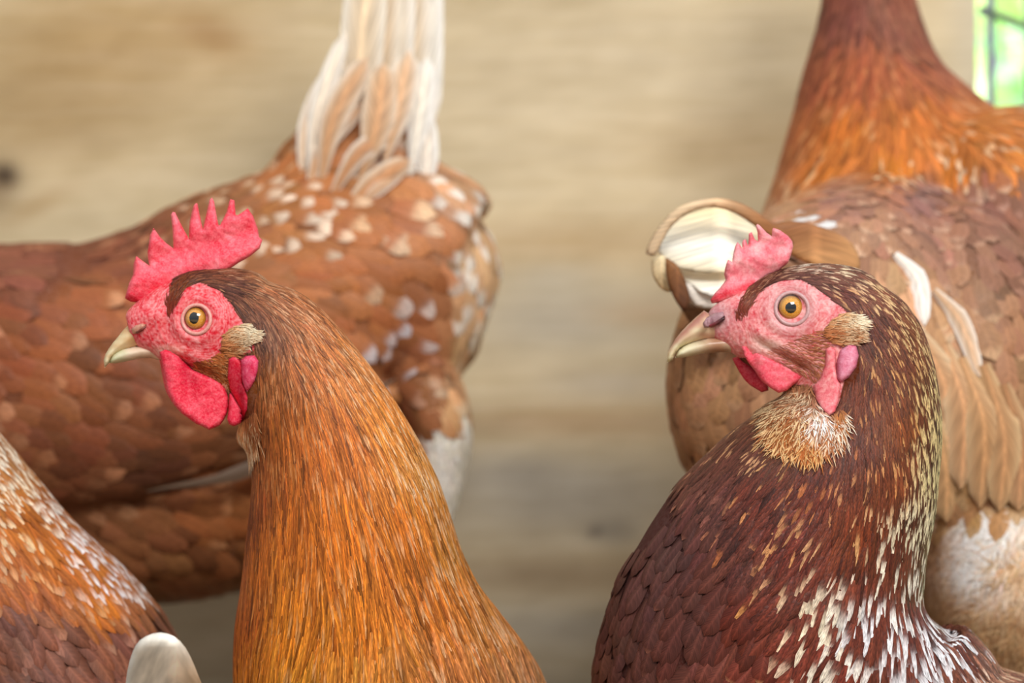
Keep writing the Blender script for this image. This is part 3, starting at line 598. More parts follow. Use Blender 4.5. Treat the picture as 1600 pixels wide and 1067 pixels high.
CHIN_A = [(338,600),(356,596),(360,650),(366,664),(384,656),(400,640),(402,680),(384,700),(366,690)]
tract(A, Field([(352,620,110,30,3,(232,200,160),(245,228,200),.7),(362,668,98,44,3.6,(225,170,118),(245,225,195),.8),(384,676,88,46,3.8,(205,130,75),(240,212,172),.7),(398,660,85,30,3.4,(140,75,40),(205,160,115),.3)]), 'chin_fluff', M_S, edge=(.92,.9,.86), mask=CHIN_A, k=.62, lift=.5, jit=12, rows=5, seed=16, base_h=.0008, tipfrac=.4, curl=.25)
sheetBU = [(199.6,509),(193,515),(184.5,526),(176,536),(169.4,545.4),(164.5,554),(161.9,562.7),(163.4,574.5),(167,571),(170.5,567),(174,560),(182,553),(196,546.5),(214.7,542),(240.5,541),(262,547.6),(279,556),(262,543),(253.4,536.8),(242,529),(232,522),(222,514),(208,506)]
def beak_col(tipx, tipy, basex, c_tip, c_mid, c_base):
    def f(x, y):
        t = (x - tipx) / (basex - tipx); n = noise2(x, y * 2.5, .05, 21) * .25; t += n
        return mix(c_tip, c_mid, t * 2.2) if t < .45 else mix(c_mid, c_base, (t - .45) * 1.9)
    return f
sheet('beak', sheetBU, M_BEAK, A.root, .0062, 24, YA, beak_col(162,570,262,(230,216,176),(206,164,116),(190,130,104)), g=2.4, label='curved horn coloured upper beak')
sheet('beak', [(170.5,567),(173.7,556),(181,549),(193,543.5),(221,538),(249,538),(264,547),(258,560),(247,562.5),(236,559),(220,559.5),(204,563),(190,566),(180,567.5)], M_BEAK, A.root, .0052, 16, YA, beak_col(170,565,255,(196,204,160),(226,206,180),(222,178,150)), g=2.4, label='pale lower beak')
for sg in (-1, 1):
    f0 = onface(A, -.0004, sg)
    f = lambda x, y: min(f0(x, y), YA - .0050) if sg < 0 else max(f0(x, y), YA + .0050)
    sheet('nostril_flap', [(205,514),(212,508),(222,505),(229,507),(224,515),(216,521),(208,522)], M_LID, A.root, .0016, 6, f, lambda x, y: (200,140,118), g=2.4)
    sheet('nostril', [(209,519.5),(216,514.5),(226,509.5),(229,511),(223,517),(214,521.5)], M_LID, A.root, .0014, 4, lambda x, y: f(x, y) - .0009 * (1 if sg < 0 else -1), lambda x, y: (120,50,40), g=2.4)
    eyeball(A, 308, 498, 20, 16.5, 7.6, (202, 140, 30), 22.5, ((228,150,140),(215,160,150)), puo=(-2.5, -1), sgn=sg, sq=.82)
leg(A, -.02, .05, .14); leg(A, -.02, .12, .14)

# ================================================================ HEN B: dark mahogany hen, right
B = new_hen((.14, .04, 0), 'dark mahogany hen with white-flecked neck and small pink comb, sharp at right', Y0=.02)
YB = B.Y0
DK = (82, 42, 34); GO = (205, 160, 105); WH = (236, 234, 238)
B.field = FB_ = Field([
 (1165,480,-70,15,3,(130,65,45),(150,90,60),.2,.1),(1190,440,-45,18,3,(95,50,40),(170,120,90),.3,.1),(1240,412,-5,22,4,(140,100,80),(232,215,195),.6,.2),(1240,440,2,22,4,(92,46,38),(160,110,80),.2,.15),
 (1300,415,18,24,4,(125,80,62),(225,200,165),.6,.2),(1300,455,30,24,4,(98,48,38),(190,135,90),.3,.15),(1360,450,38,24,5,(125,72,50),(215,175,125),.55,.2),(1350,500,60,24,4,(100,50,36),(185,125,80),.3,.15),
 (1420,500,52,26,5,(125,75,45),(215,180,125),.6,.2),(1400,560,68,30,5,(110,58,34),(190,135,80),.4,.2),(1455,580,72,26,5,(105,62,34),(222,195,135),.75,.1),(1350,600,95,32,5,(108,48,22),(180,115,65),.3,.2),
 (1400,640,84,36,6,(130,68,30),(190,130,70),.35,.3),(1462,650,86,28,5,(85,48,26),(225,200,140),.8,.1),(1460,720,94,28,6,(80,42,26),(225,205,150),.85,.1),(1330,680,100,40,7,(100,45,26),(170,95,50),.25,.2),
 (1230,680,120,36,7,(105,58,35),(205,155,95),.35,.2),(1190,700,130,34,7,(95,52,40),(190,140,100),.3,.2),(1390,720,92,44,7,(120,60,30),(190,125,70),.3,.3),(1435,790,94,40,7,(82,42,26),(232,220,185),.8,.1),
 (1280,740,115,46,9,(98,38,20),(165,90,45),.25,.25),(1200,760,128,44,12,(94,38,24),(185,120,70),.25,.3),(1130,770,130,40,14,(92,52,44),(120,70,60),.2,.2),(1340,800,102,52,10,(116,52,24),(205,150,95),.45,.25),
 (1400,850,98,60,12,(105,50,32),(236,226,205),.65,.15),(1450,870,88,44,10,(92,46,30),(238,230,215),.8,.1),(1250,830,122,52,13,(100,38,24),(190,130,80),.35,.35),(1160,850,128,52,20,(90,46,36),(160,90,50),.25,.35),
 (1070,840,124,46,22,(88,54,50),(110,66,58),.15,.25),(1020,900,118,50,26,(92,56,52),(110,68,60),.1,.25),(1090,930,122,54,26,(90,48,40),(150,85,60),.15,.4),(980,980,108,50,26,(90,54,48),(108,66,58),.1,.2),
 (1060,1020,116,60,34,(96,50,42),(130,76,62),.1,.3),(1190,940,126,58,22,(98,38,24),(205,140,75),.3,.4),(1290,920,112,70,20,(110,50,34),(230,215,185),.65,.2),(1360,930,104,74,18,(112,52,36),WH,.75,.1),
 (1440,950,84,80,18,(105,50,36),WH,.85,.1),(1480,980,60,66,16,(110,60,44),WH,.75,.1),(1420,1010,92,84,20,(112,54,40),WH,.8,.1),(1300,1020,112,74,22,(118,48,34),(232,220,200),.6,.2),
 (1200,1030,122,58,24,(118,50,36),(190,130,90),.3,.35),(1130,1050,118,58,28,(118,66,54),(150,90,72),.1,.5),(1540,1030,32,44,18,(150,100,76),(205,170,140),.4,.3),(1600,1060,20,50,24,(160,108,86),(110,70,60),.3,.3),
 (1450,1080,60,50,24,(150,85,62),(190,130,105),.2,.3),(930,1100,100,55,30,(85,50,44),(100,64,55),.1,.2),(1200,1250,60,60,40,(95,50,40),(120,70,60),.1,.3),(1650,1200,20,60,40,(130,75,55),(160,100,80),.1,.3)])
m_ = (B.field.y > 590) & (B.field.y < 880) & (B.field.x < 1410); B.field.tp[m_] *= .5; B.field.b *= .86; B.field.tp[3:13] *= .7
solB = [loft([(1106,504,YB,18,.0060),(1122,504,YB,33,.0080),(1150,505,YB,50,.0110),(1185,507,YB,70,.0140),(1225,508,YB,90,.0165),(1265,512,YB,101,.0185),(1305,520,YB,106,.0195),(1340,530,YB,100,.020)]),
        loft([(1300,470,YB,62,.0175),(1338,535,YB,102,.022),(1352,640,YB,118,.030),(1320,722,YB,158,.039),(1270,808,YB+.003,194,.047),(1230,890,YB+.008,226,.055),(1212,975,YB+.014,262,.063),(1218,1070,YB+.022,296,.070),(1270,1180,YB+.03,320,.072)]),
        loft([(1090,1080,YB+.01,70,.03),(1160,1190,YB+.02,230,.066),(1330,1210,YB+.03,240,.074),(1520,1210,YB+.03,190,.066),(1660,1170,YB+.03,120,.045),(1760,1110,YB+.03,50,.02)]),
        loft([(1300,620,YB,70,.018),(1255,645,YB,44,.014),(1235,668,YB,20,.008)])]
FACE_B = [(1085,520),(1090,455),(1140,425),(1185,405),(1192,412),(1176,436),(1164,462),(1158,490),(1168,486),(1180,458),(1196,447),(1225,436),(1250,437),(1280,452),(1305,470),(1325,486),(1350,505),(1348,530),(1330,545),(1312,560),(1318,600),(1306,648),(1285,640),(1268,606),(1240,600),(1205,590),(1165,560),(1090,552)]
def sculptB(P, q, hen):
    x, y = q[:, 0], q[:, 1]; sg = np.sign(P[:, 1] - hen.Y0); d = np.zeros(len(P)); r = np.hypot(x - 1236, y - 481)
    d -= .0022 * np.exp(-(r / 22) ** 2); d += .0013 * np.exp(-((r - 37) / 9) ** 2)
    d += .0014 * np.exp(-((x - 1150) / 26) ** 2 - ((y - 475) / 14) ** 2)
    th = y - (533 + (x - 1180) * .55); ms = sstep(1165, 1190, x) * (1 - sstep(1255, 1280, x)); d -= .0014 * np.exp(-(th / 5) ** 2) * ms; d += .0012 * np.exp(-((th + 16) / 9) ** 2) * ms
    m = in_poly(x, y, FACE_B); mm = np.where(m, np.minimum(d_poly(x, y, FACE_B) / 12, 1), 0)
    wr = np.sin(r * .8 + 3 * np.sin(x * .05)) * .00017 * sstep(32, 46, r)
    P[:, 1] += sg * (d * np.where(x < 1370, 1, 0) + wr * mm); return P
def faceB(q, c):
    x, y = q[:, 0], q[:, 1]; m = in_poly(x, y, FACE_B); n = np.array([noise2(a, b, .05, 3) for a, b in zip(x, y)]); n2 = np.array([noise2(a, b, .22, 5) for a, b in zip(x, y)])
    t = np.clip(.45 + n * .7 + n2 * .6, 0, 1)[:, None]; f = lin((214, 78, 88)) * (1 - t) + lin((236, 160, 156)) * t
    g = np.exp(-(np.hypot((x - 1112) / 30, (y - 497) / 24)) ** 2)[:, None]; f = f * (1 - .85 * g) + lin((168, 132, 138)) * .85 * g
    pale = np.exp(-(np.hypot((x - 1200) / 26, (y - 540) / 11)) ** 2)[:, None]; f = f * (1 - .75 * pale) + lin((236, 205, 190)) * .75 * pale
    r = np.hypot(x - 1236, y - 481); lid = np.exp(-((r - 33) / 9) ** 2)[:, None]; f = f * (1 - .55 * lid) + lin((205, 150, 150)) * .55 * lid
    br = (sstep(1225, 1275, x) * sstep(515, 545, y) * (1 - sstep(1285, 1300, x)))[:, None]; f = f * (1 - .4 * br) + lin((190, 115, 88)) * .4 * br
    c[m] = f[m]; return c, m
B.sculpt = sculptB
m_ = B.field.L < 29; B.field.W[m_] += 1.0; B.field.L[m_] *= 1.15
build_body(B, unite(solB, .0022, 5, [(1080, 385, 1370, 690)], 'body'), faceB, face_mat('face_skin_pale', at(1236, 481, .0)))
LOBE_B = [(1286,544),(1342,540),(1346,580),(1318,610),(1308,648),(1284,645),(1274,610)]
FEXB = [FACE_B, LOBE_B]
SPLIT = [(900,1300),(900,960),(1010,840),(1090,780),(1120,800),(1150,850),(1190,930),(1230,1000),(1240,1300)]
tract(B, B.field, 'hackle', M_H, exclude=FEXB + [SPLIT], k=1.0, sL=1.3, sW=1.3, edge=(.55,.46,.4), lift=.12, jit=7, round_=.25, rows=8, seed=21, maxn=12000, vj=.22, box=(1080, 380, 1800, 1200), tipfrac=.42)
tract(B, B.field, 'breast_feathers', M_F, mask=SPLIT, k=1.35, sL=1.25, sW=1.25, edge=(.75,.72,.7), lift=.16, jit=7, round_=.9, rows=7, seed=22, vj=.12, indiv=200, part='breast_feather', tipfrac=.1)
FB2 = Field([(B.field.x[i], B.field.y[i], math.degrees(math.atan2(B.field.v[i][1], B.field.v[i][0])), B.field.L[i] * .85, B.field.W[i] ** .5 * 1.1, (0, 0, 0), (0, 0, 0), .4, 0) for i in range(len(B.field.x))])
FB2.b = np.clip(B.field.b * 1.5, 0, 1); FB2.t = np.clip(B.field.t * .8, 0, 1)
tract(B, FB2, 'hackle_strand', M_H, exclude=FEXB + [SPLIT], k=2.2, sL=1.5, edge=(.9,.9,.9), lift=.2, jit=7, round_=0, rows=5, seed=23, maxn=6000, vj=.35, curl=.2, box=(1080, 380, 1640, 1120))
tract(B, Field([(1152,500,-100,16,2.1,(130,58,45),(110,50,35),.3),(1165,470,-72,24,2.8,(110,58,42),(190,140,110),.3),(1190,440,-45,22,2.4,(100,55,42),(190,140,110),.3)]), 'brow_bristle', M_S,
      mask=[(1150,500),(1158,465),(1175,440),(1200,425),(1200,446),(1176,462),(1168,490),(1158,505)], k=1.7, lift=.5, jit=14, rows=4, seed=24, curl=.3)
tract(B, Field([(1200,560,18,15,1.6,(205,128,112),(230,190,170),.4),(1240,560,14,17,1.7,(188,112,90),(225,175,145),.4),(1285,545,5,17,2.2,(165,98,66),(215,165,120),.4),(1265,585,35,18,2.2,(170,105,75),(220,175,135),.4)]), 'cheek_hair', M_S,
      mask=[(1195,548),(1230,534),(1262,520),(1290,518),(1292,545),(1290,585),(1285,612),(1262,590),(1230,575)], k=3.0, lift=.5, jit=12, rows=4, seed=25, curl=.3)
COMB_B = [(1110,468),(1117,458),(1124.5,450),(1130,443),(1133.7,437),(1131.5,429),(1132.4,421.4),(1135,411),(1137.6,405.6),(1144,409),(1144.5,404),(1145.5,397.8),(1148,386),(1152,378),(1156,382),(1160,388),(1159.5,380),(1161,375),(1165,373.6),(1168.6,384),(1169.8,376),(1170,365),(1174.4,362.3),(1179.6,374),(1184.4,376.8),(1183.6,363.6),(1181,353),(1183.5,349.5),(1187.5,352.4),(1198,363.6),(1206,369),(1206.5,359),(1208.5,355.8),(1219,359.7),(1232,369),(1238,377),(1239.5,385),(1237,395),(1232,410),(1214,426),(1192.8,436),(1177,448),(1168,458),(1143,466),(1125,473),(1112,474)]
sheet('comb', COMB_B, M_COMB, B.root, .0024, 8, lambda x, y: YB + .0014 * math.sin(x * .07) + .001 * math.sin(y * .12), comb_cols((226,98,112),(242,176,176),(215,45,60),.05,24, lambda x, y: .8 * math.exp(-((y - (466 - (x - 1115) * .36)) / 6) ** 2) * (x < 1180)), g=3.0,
      bumpf=lambda x, y: np.array([noise2(a, b, .11, 9) * .0007 for a, b in zip(x, y)]))
WAT_B = [(1158.9,541),(1163,556),(1169.3,566.9),(1179.8,580),(1190,595.7),(1203.4,606),(1216.6,614),(1229.7,610),(1240,601),(1256,590.5),(1256,580),(1235,570),(1208.7,562),(1182.5,548),(1169.3,539)]
WAT_B2 = [(1144,560),(1148.4,569),(1156,582.6),(1163,593),(1172,602),(1190.3,612.8),(1200.8,610),(1200,590),(1182.5,576),(1166.7,562),(1155,555)]
p, _ = hit(B, 1215, 562); YFb = p.y
wcb = comb_cols((228,72,92),(240,124,132),(200,90,90),.05,8, lambda x, y: .0)
sheet('wattle', WAT_B, M_COMB, B.root, .0022, 9, lambda x, y: YFb + .0025, wcb, g=3.2, bumpf=wbump(1180, .9))
sheet('wattle', WAT_B2, M_COMB, B.root, .0024, 14, lambda x, y: YB + .006, comb_cols((205,45,70),(225,90,105),(200,90,90),.05,8), g=4)
STRIP_B = [(1290,545),(1298,541),(1306,546),(1306,575),(1309,590),(1314,602),(1310,628),(1305,643),(1296,650),(1284,640),(1274,622),(1271,603),(1281,592),(1289,570)]
LOB_B = [(1307,566),(1312,548),(1325,537),(1338,540),(1342,555),(1338,574),(1326,590),(1314,598),(1307,592)]
for sg in (-1, 1):
    sheet('earlobe', LOB_B, M_COMB, B.root, .0034, 12, onface(B, -.0006, sg), comb_cols((206,98,122),(226,158,178),(150,60,80),.09,15, lambda x, y: .5 * math.exp(-((x - 1308) / 4) ** 2)), g=3)
    sheet('earlobe', STRIP_B, M_COMB, B.root, .0020, 9, onface(B, -.0006, sg), comb_cols((222,88,100),(240,172,168),(200,60,80),.12,12), g=3)
TUFT_B = [(1284,520),(1298,500),(1314,490),(1332,492),(1346,501),(1345,509),(1337,517),(1344,530),(1330,538),(1300,538)]
tract(B, Field([(1292,524,-8,26,2.6,(178,108,68),(205,150,105),.4),(1306,504,0,26,2.8,(200,148,104),(232,200,160),.7),(1332,498,24,17,3.0,(224,194,154),(242,226,196),1),(1325,526,-4,17,2.8,(165,108,70),(220,182,142),.6)]), 'ear_tuft', M_S, edge=(.92,.9,.86), mask=TUFT_B, k=.7, lift=.42, jit=13, rows=4, seed=26, base_h=.0012, tipfrac=.5)
tract(B, Field([(1215,630,112,34,3,(130,82,52),(226,196,150),.5),(1250,610,100,30,3,(150,100,70),(228,200,160),.5),(1240,665,105,42,3.6,(150,84,40),(226,180,120),.5),(1285,650,86,34,3.4,(190,150,125),(245,240,238),.8),(1255,650,100,40,3.6,(150,90,50),(226,190,140),.5),(1310,655,70,30,3.2,(165,100,55),(235,215,190),.5),(1270,690,95,38,4,(170,95,45),(220,165,100),.5)]), 'chin_fluff', M_S, edge=(.92,.9,.86),
      mask=[(1205,625),(1240,600),(1268,600),(1280,640),(1298,650),(1316,640),(1318,680),(1280,705),(1235,700),(1205,670)], k=.9, lift=.5, jit=20, rows=5, seed=27, base_h=.0008, tipfrac=.45, curl=.3)
sheet('beak', [(1100,485),(1087.8,495),(1075,507),(1064,518.5),(1055,530),(1048.4,542),(1043.5,551),(1041.8,560.5),(1043,567),(1051,562),(1057.6,550),(1063,544),(1072,539.5),(1098,531.7),(1135,528.5),(1166.5,530.3),(1187.5,536.6),(1177,521),(1155,512),(1135,505),(1115,494)], M_BEAK, B.root, .0068, 26, YB,
      (lambda x, y: mix(beak_col(1043,565,1180,(228,222,180),(206,165,135),(140,96,92))(x, y), (150,80,72), .7 * math.exp(-((y - (500 + (1088 - x) * .95)) / 8) ** 2) * (x < 1110))), g=2.6, label='curved horn coloured upper beak')
sheet('beak', [(1055,559),(1059,548),(1068,540),(1082.5,533),(1105,527),(1135,524),(1169,528),(1180,541),(1158.6,551),(1135,550),(1115,551),(1095.6,553),(1069,558.5)], M_BEAK, B.root, .0056, 14, YB,
      (lambda x, y: mix(mix((224,218,180),(214,190,165),(x-1055)/110), (150,96,70), .7 * math.exp(-((x - 1120) / 22) ** 2))), g=2.6, label='pale lower beak')
for sg in (-1, 1):
    f0 = onface(B, -.0004, sg)
    fB = lambda x, y: min(f0(x, y), YB - .0054) if sg < 0 else max(f0(x, y), YB + .0054)
    sheet('nostril_flap', [(1098,505),(1104,496),(1116,489),(1130,487),(1133,495),(1124,505),(1110,512),(1100,512)], M_LID, B.root, .0020, 8, fB, lambda x, y: (162,122,128), g=2.6)
    sheet('nostril', [(1102,509),(1112,505),(1122,499),(1132,493),(1133,499),(1124,507),(1112,512)], M_LID, B.root, .0017, 4, lambda x, y: fB(x, y) - .0012 * (1 if sg < 0 else -1), lambda x, y: mix((170,70,75), (60,25,28), (x - 1104) / 25), g=2.4)
    eyeball(B, 1235, 481, 22, 18.5, 8.6, (206, 146, 28), 25, ((196,150,150),(190,150,150)), puo=(-1.5, 0), sgn=sg)
leg(B, .16, -.0, .13); leg(B, .16, .08, .13)

# ================================================================ HEN C: side-on hen with raised tail, behind left
C = new_hen((-.25, .40, 0), 'blurred brown hen standing side-on behind, white-edged tail raised toward the top', Y0=.40)
TN = (188, 128, 82); WE = (238, 228, 214)
C.field = Field([
 (-50,420,170,46,22,(120,70,52),(150,95,70),.3),(60,420,170,50,24,(130,76,56),(160,104,76),.3),(180,400,-10,46,22,(128,72,50),(168,112,80),.3),(120,480,12,52,26,(158,92,52),(196,136,96),.3),
 (20,520,20,54,28,(150,84,48),(190,125,85),.3),(100,590,25,56,30,(146,84,50),(180,118,80),.35),(220,620,22,54,28,(128,74,46),(170,110,76),.3),(60,700,15,54,28,(124,72,46),(160,104,70),.25),(200,740,-5,54,24,(96,58,40),(140,92,64),.2),
 (330,690,-15,56,24,(120,74,48),(165,115,82),.3),(300,640,15,54,26,(138,82,50),(185,130,95),.3),(340,340,-30,40,18,(150,96,62),(205,165,130),.6),(420,340,-18,42,20,(172,108,62),(226,200,176),.7),(470,330,0,44,20,(180,112,64),(228,204,180),.7),
 (430,280,-45,46,18,(170,104,58),(205,160,120),.4),(480,210,-62,60,16,(180,120,72),(236,222,200),.7),(540,250,-25,64,26,(186,120,72),WE,.6),(600,220,-55,64,26,(196,136,92),WE,.7),(560,150,-60,60,24,(200,146,100),WE,.7),(640,150,-78,64,24,(206,156,112),WE,.8),
 (530,330,8,56,26,(178,108,62),(214,170,128),.5),(600,330,5,60,30,(180,112,68),(220,180,140),.5),(680,300,40,54,28,(200,150,112),WE,.85),(660,350,12,56,30,(186,122,80),(236,226,222),.6),(480,400,12,50,24,(176,106,58),(222,190,160),.5),
 (560,420,22,54,28,(178,108,62),(214,172,135),.45),(650,420,22,56,30,(176,108,66),(220,190,165),.4),(730,380,68,54,26,(214,168,126),WE,.9),(755,470,82,52,26,(216,172,130),WE,.9),(620,490,30,54,28,(172,106,68),(228,222,228),.75),(560,500,40,52,26,(170,104,62),(224,214,216),.7),
 (660,550,35,54,30,(176,114,76),(205,160,125),.4),(740,540,110,50,26,(208,164,122),(230,205,175),.7),(600,560,40,50,26,(166,104,64),(226,218,220),.5),(650,610,30,44,24,(150,92,54),(180,120,80),.2),(700,600,100,44,24,(190,142,100),(220,190,155),.5),
 (200,840,40,56,34,(160,104,66),(190,140,98),.3),(330,800,20,56,34,(172,104,58),(196,134,88),.3),(300,900,70,56,34,(140,88,54),(180,128,90),.3),(360,960,80,54,34,(110,76,48),(140,100,70),.2),(150,960,60,56,34,(120,80,52),(150,105,75),.2)])
YC = .40
solC = [loft([(-330,640,YC,160,.06),(-200,640,YC,230,.078),(-60,650,YC,262,.085),(80,660,YC,278,.088),(200,655,YC,283,.088),(320,625,YC,292,.086),(430,530,YC,262,.082),(540,455,YC,215,.074),(630,446,YC,196,.066),(685,474,YC,170,.055),(733,486,YC,120,.038),(759,494,YC,64,.018)]),
        loft([(480,400,YC,120,.05),(532,318,YC,122,.044),(578,235,YC,108,.030),(606,140,YC,70,.020),(618,20,YC,52,.014),(622,-90,YC,40,.01)]),
        loft([(-180,600,YC-.074,150,.026),(0,605,YC-.082,178,.030),(150,612,YC-.082,172,.030),(290,602,YC-.080,146,.028),(420,570,YC-.072,108,.024),(530,545,YC-.060,66,.018),(600,530,YC-.05,36,.012)]),
        loft([(-300,560,YC-.02,90,.05),(-400,420,YC-.04,85,.035),(-470,280,YC-.06,66,.026),(-520,190,YC-.07,60,.018),(-580,180,YC-.075,40,.012)]),
        loft([(652,585,YC-.02,56,.036),(688,665,YC-.03,46,.030),(686,740,YC-.03,38,.022),(668,830,YC-.03,28,.014)]),
        loft([(560,600,YC-.03,60,.035),(520,760,YC-.03,60,.030),(500,860,YC-.03,30,.016)])]
C.field.tp *= .72
build_body(C, unite(solC, .0034, 4))
LEGC = [(648,662),(700,640),(780,612),(780,900),(440,900),(560,740)]
WINGC = [(-300,440),(0,425),(200,436),(420,470),(600,500),(640,540),(420,690),(390,728),(260,770),(100,800),(-300,800)]
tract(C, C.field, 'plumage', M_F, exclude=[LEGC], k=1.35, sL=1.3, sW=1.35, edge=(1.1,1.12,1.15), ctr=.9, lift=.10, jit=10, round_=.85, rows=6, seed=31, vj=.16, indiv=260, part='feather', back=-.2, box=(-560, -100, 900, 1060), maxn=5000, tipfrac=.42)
tract(C, Field([(690,650,95,44,9,(226,216,200),(240,234,224),.7),(700,720,100,44,9,(228,220,206),(242,236,226),.7),(520,760,90,44,10,(190,150,115),(220,190,160),.5)]), 'thigh_fluff', M_S, edge=(.92,.9,.86), mask=LEGC, k=1.0, sW=.8, lift=.6, jit=22, rows=5, seed=32, curl=.4, box=(-560, -100, 900, 1100), tipfrac=.4)
def pC(x, y, dy=0): return at(x, y, YC + dy)
tf = [((552,260),(566,60),(590,-200),-.028,.026,(226,200,164),(246,238,222)),((574,270),(586,60),(604,-210),-.024,.030,(214,178,134),(244,234,216)),((595,260),(605,60),(618,-230),-.020,.032,(232,208,172),(247,241,230)),
      ((625,260),(634,60),(640,-220),-.016,.030,(222,192,152),(246,238,224)),((648,280),(660,120),(668,-160),-.010,.024,(240,230,210),(248,244,236)),((595,250),(600,60),(610,-240),.004,.034,(225,200,164),(246,240,228)),((630,250),(634,60),(640,-240),.012,.034,(228,204,168),(246,240,228))]
for (a, b, c, dy, w, c0, c1) in tf: big_feather(C, [pC(*a, dy * .4), pC(*b, dy), pC(*c, dy)], w, c0, c1)
for (a, b, c, dy, w, c0, c1) in [((470,300),(478,200),(512,110),-.034,.010,(222,190,156),(244,236,224)),((482,300),(496,180),(540,50),-.037,.011,(232,214,190),(244,238,228)),((478,330),(500,240),(570,160),-.042,.010,(190,140,98),(236,222,204)),((500,300),(520,190),(575,90),-.044,.016,(186,136,92),(234,216,194)),
    ((505,330),(560,240),(625,205),-.050,.012,(176,118,72),(236,222,204)),((560,290),(590,190),(600,100),-.046,.020,(196,146,102),(228,206,180)),((520,350),(580,290),(640,250),-.055,.014,(182,124,78),(226,206,182)),((600,260),(622,170),(640,80),-.042,.018,(206,160,118),(238,228,212)),
    ((640,280),(655,190),(668,90),-.034,.014,(236,226,208),(247,243,236)),((655,330),(668,250),(664,170),-.03,.013,(232,218,200),(246,242,234)),((550,330),(590,295),(632,262),-.056,.009,(190,146,108),(226,206,190))]:
    big_feather(C, [pC(*a, dy), pC(*b, dy), pC(*c, dy * .8)], w, c0, c1, name='tail_covert', tip=.6, root=.08)
for k, (a, b, c) in enumerate([((330,640),(380,700),(250,762)), ]): pass
big_feather(C, [pC(230,768,-.098), pC(400,728,-.094), pC(620,590,-.070)], .008, (84,64,48), (112,90,72), name='wing_feather', root=.1)
leg(C, -.10, .37, .26); leg(C, -.10, .43, .26)
# ================================================================ HEN D: seen from behind, right
Dn = new_hen((.22, .30, 0), 'tan hen seen from behind at upper right, orange hackle, curled cream tail', face=math.pi / 2, Y0=.30); HD = Dn
MV = (150, 108, 94); TA = (190, 140, 98)
HD.field = Field([
 (1310,10,95,30,14,(120,66,54),(140,80,62),.2),(1400,30,85,30,14,(130,78,60),(150,95,70),.2),(1270,100,105,36,15,(138,72,48),(165,95,60),.3),(1350,100,92,36,15,(155,82,50),(190,118,70),.4),(1450,90,60,36,15,(150,84,58),(180,110,75),.4),
 (1240,200,115,42,16,(158,88,50),(190,120,70),.4),(1330,190,95,42,16,(186,104,38),(205,135,70),.4),(1430,180,78,42,16,(184,104,44),(205,135,75),.4),(1530,190,50,42,16,(184,110,52),(214,160,110),.4),(1220,290,118,44,18,(165,105,68),(215,175,135),.6),
 (1300,260,102,44,18,(190,108,36),(222,180,130),.5),(1400,250,86,44,18,(192,110,34),(228,195,150),.55),(1490,250,70,44,18,(190,110,40),(230,200,165),.55),(1580,240,50,44,18,(186,112,48),(226,190,150),.5),
 (1240,330,130,40,20,(176,130,96),(215,180,150),.5),(1330,310,120,34,20,(156,112,92),(185,140,118),.5),(1430,300,100,34,22,(146,104,92),(176,134,118),.5),(1530,300,80,36,22,(138,94,82),(170,125,108),.5),(1590,290,70,40,24,(130,84,66),(165,115,95),.5),
 (1360,370,110,36,22,(172,126,98),(205,165,135),.5),(1450,380,85,38,24,(160,114,92),(188,145,118),.5),(1540,390,75,40,26,(146,102,80),(180,135,108),.5),(1590,420,78,40,26,(132,90,70),(165,120,98),.4),
 (1400,440,95,48,28,(206,158,116),(232,208,180),.5),(1450,480,80,56,32,(202,152,110),(226,196,160),.5),(1520,480,80,50,30,(168,122,88),(205,165,128),.5),(1580,520,80,50,30,(158,112,80),(200,158,120),.5),
 (1480,580,92,64,32,(196,146,104),(222,190,152),.6),(1540,620,88,64,32,(184,134,94),(215,180,140),.6),(1590,640,88,64,32,(172,124,86),(208,170,130),.6),(1500,720,95,66,30,(178,132,88),(208,172,128),.5),(1570,740,95,66,30,(170,122,80),(200,162,118),.5),
 (1080,520,105,46,30,(160,112,74),(190,145,105),.4),(1060,620,100,46,30,(166,118,80),(195,150,110),.4),(1130,600,110,46,32,(168,124,88),(196,152,116),.4),(1120,700,80,46,32,(165,116,76),(190,142,100),.4),(1180,680,90,46,32,(158,110,76),(185,138,100),.4),(1090,760,75,40,24,(170,118,78),(192,142,100),.3),
 (1200,480,120,44,28,(170,125,88),(200,160,122),.4),(1500,850,100,56,22,(182,142,98),(210,176,132),.5),(1580,900,100,56,24,(178,132,88),(205,165,120),.5),(1520,960,110,50,22,(160,124,84),(190,155,112),.4)])
solD = [loft_y([(1225,570,.166,60,90),(1262,590,.185,190,205),(1310,605,.22,264,280),(1365,600,.28,300,320),(1400,600,.34,310,330),(1405,610,.40,260,290),(1395,620,.45,120,150)]),
        el(1580, 430, .35, 210, 262, .095), el(1500, 620, .27, 170, 300, .085), el(1205, 450, .168, 70, 55, .035), el(1560, 900, .24, 120, 190, .06),
        loft([(1356,-190,.40,56,.02),(1356,-90,.40,62,.022),(1357,-10,.40,70,.025),(1360,60,.397,88,.030),(1366,130,.39,118,.040),(1385,205,.38,166,.052),(1412,290,.365,225,.066),(1430,380,.36,250,.075)]),
        loft([(1356,-150,.40,50,.02),(1350,-215,.43,50,.018),(1350,-240,.47,36,.012)])]
HD.field.tp[:18] *= .5
build_body(HD, unite(solD, .0032, 4))
WLEG = [(1440,800),(1620,770),(1700,1100),(1440,1100)]
HK = [(1100,-300),(1800,-300),(1800,255),(1600,262),(1500,282),(1400,288),(1290,300),(1180,345),(1100,345)]
tract(HD, HD.field, 'hackle', M_F, mask=HK, k=1.15, sL=1.5, sW=.95, edge=(.7,.62,.5), lift=.1, jit=8, round_=.35, rows=6, seed=44, vj=.2, back=-.25, box=(1000, -200, 1800, 1050), maxn=4500, tipfrac=.4)
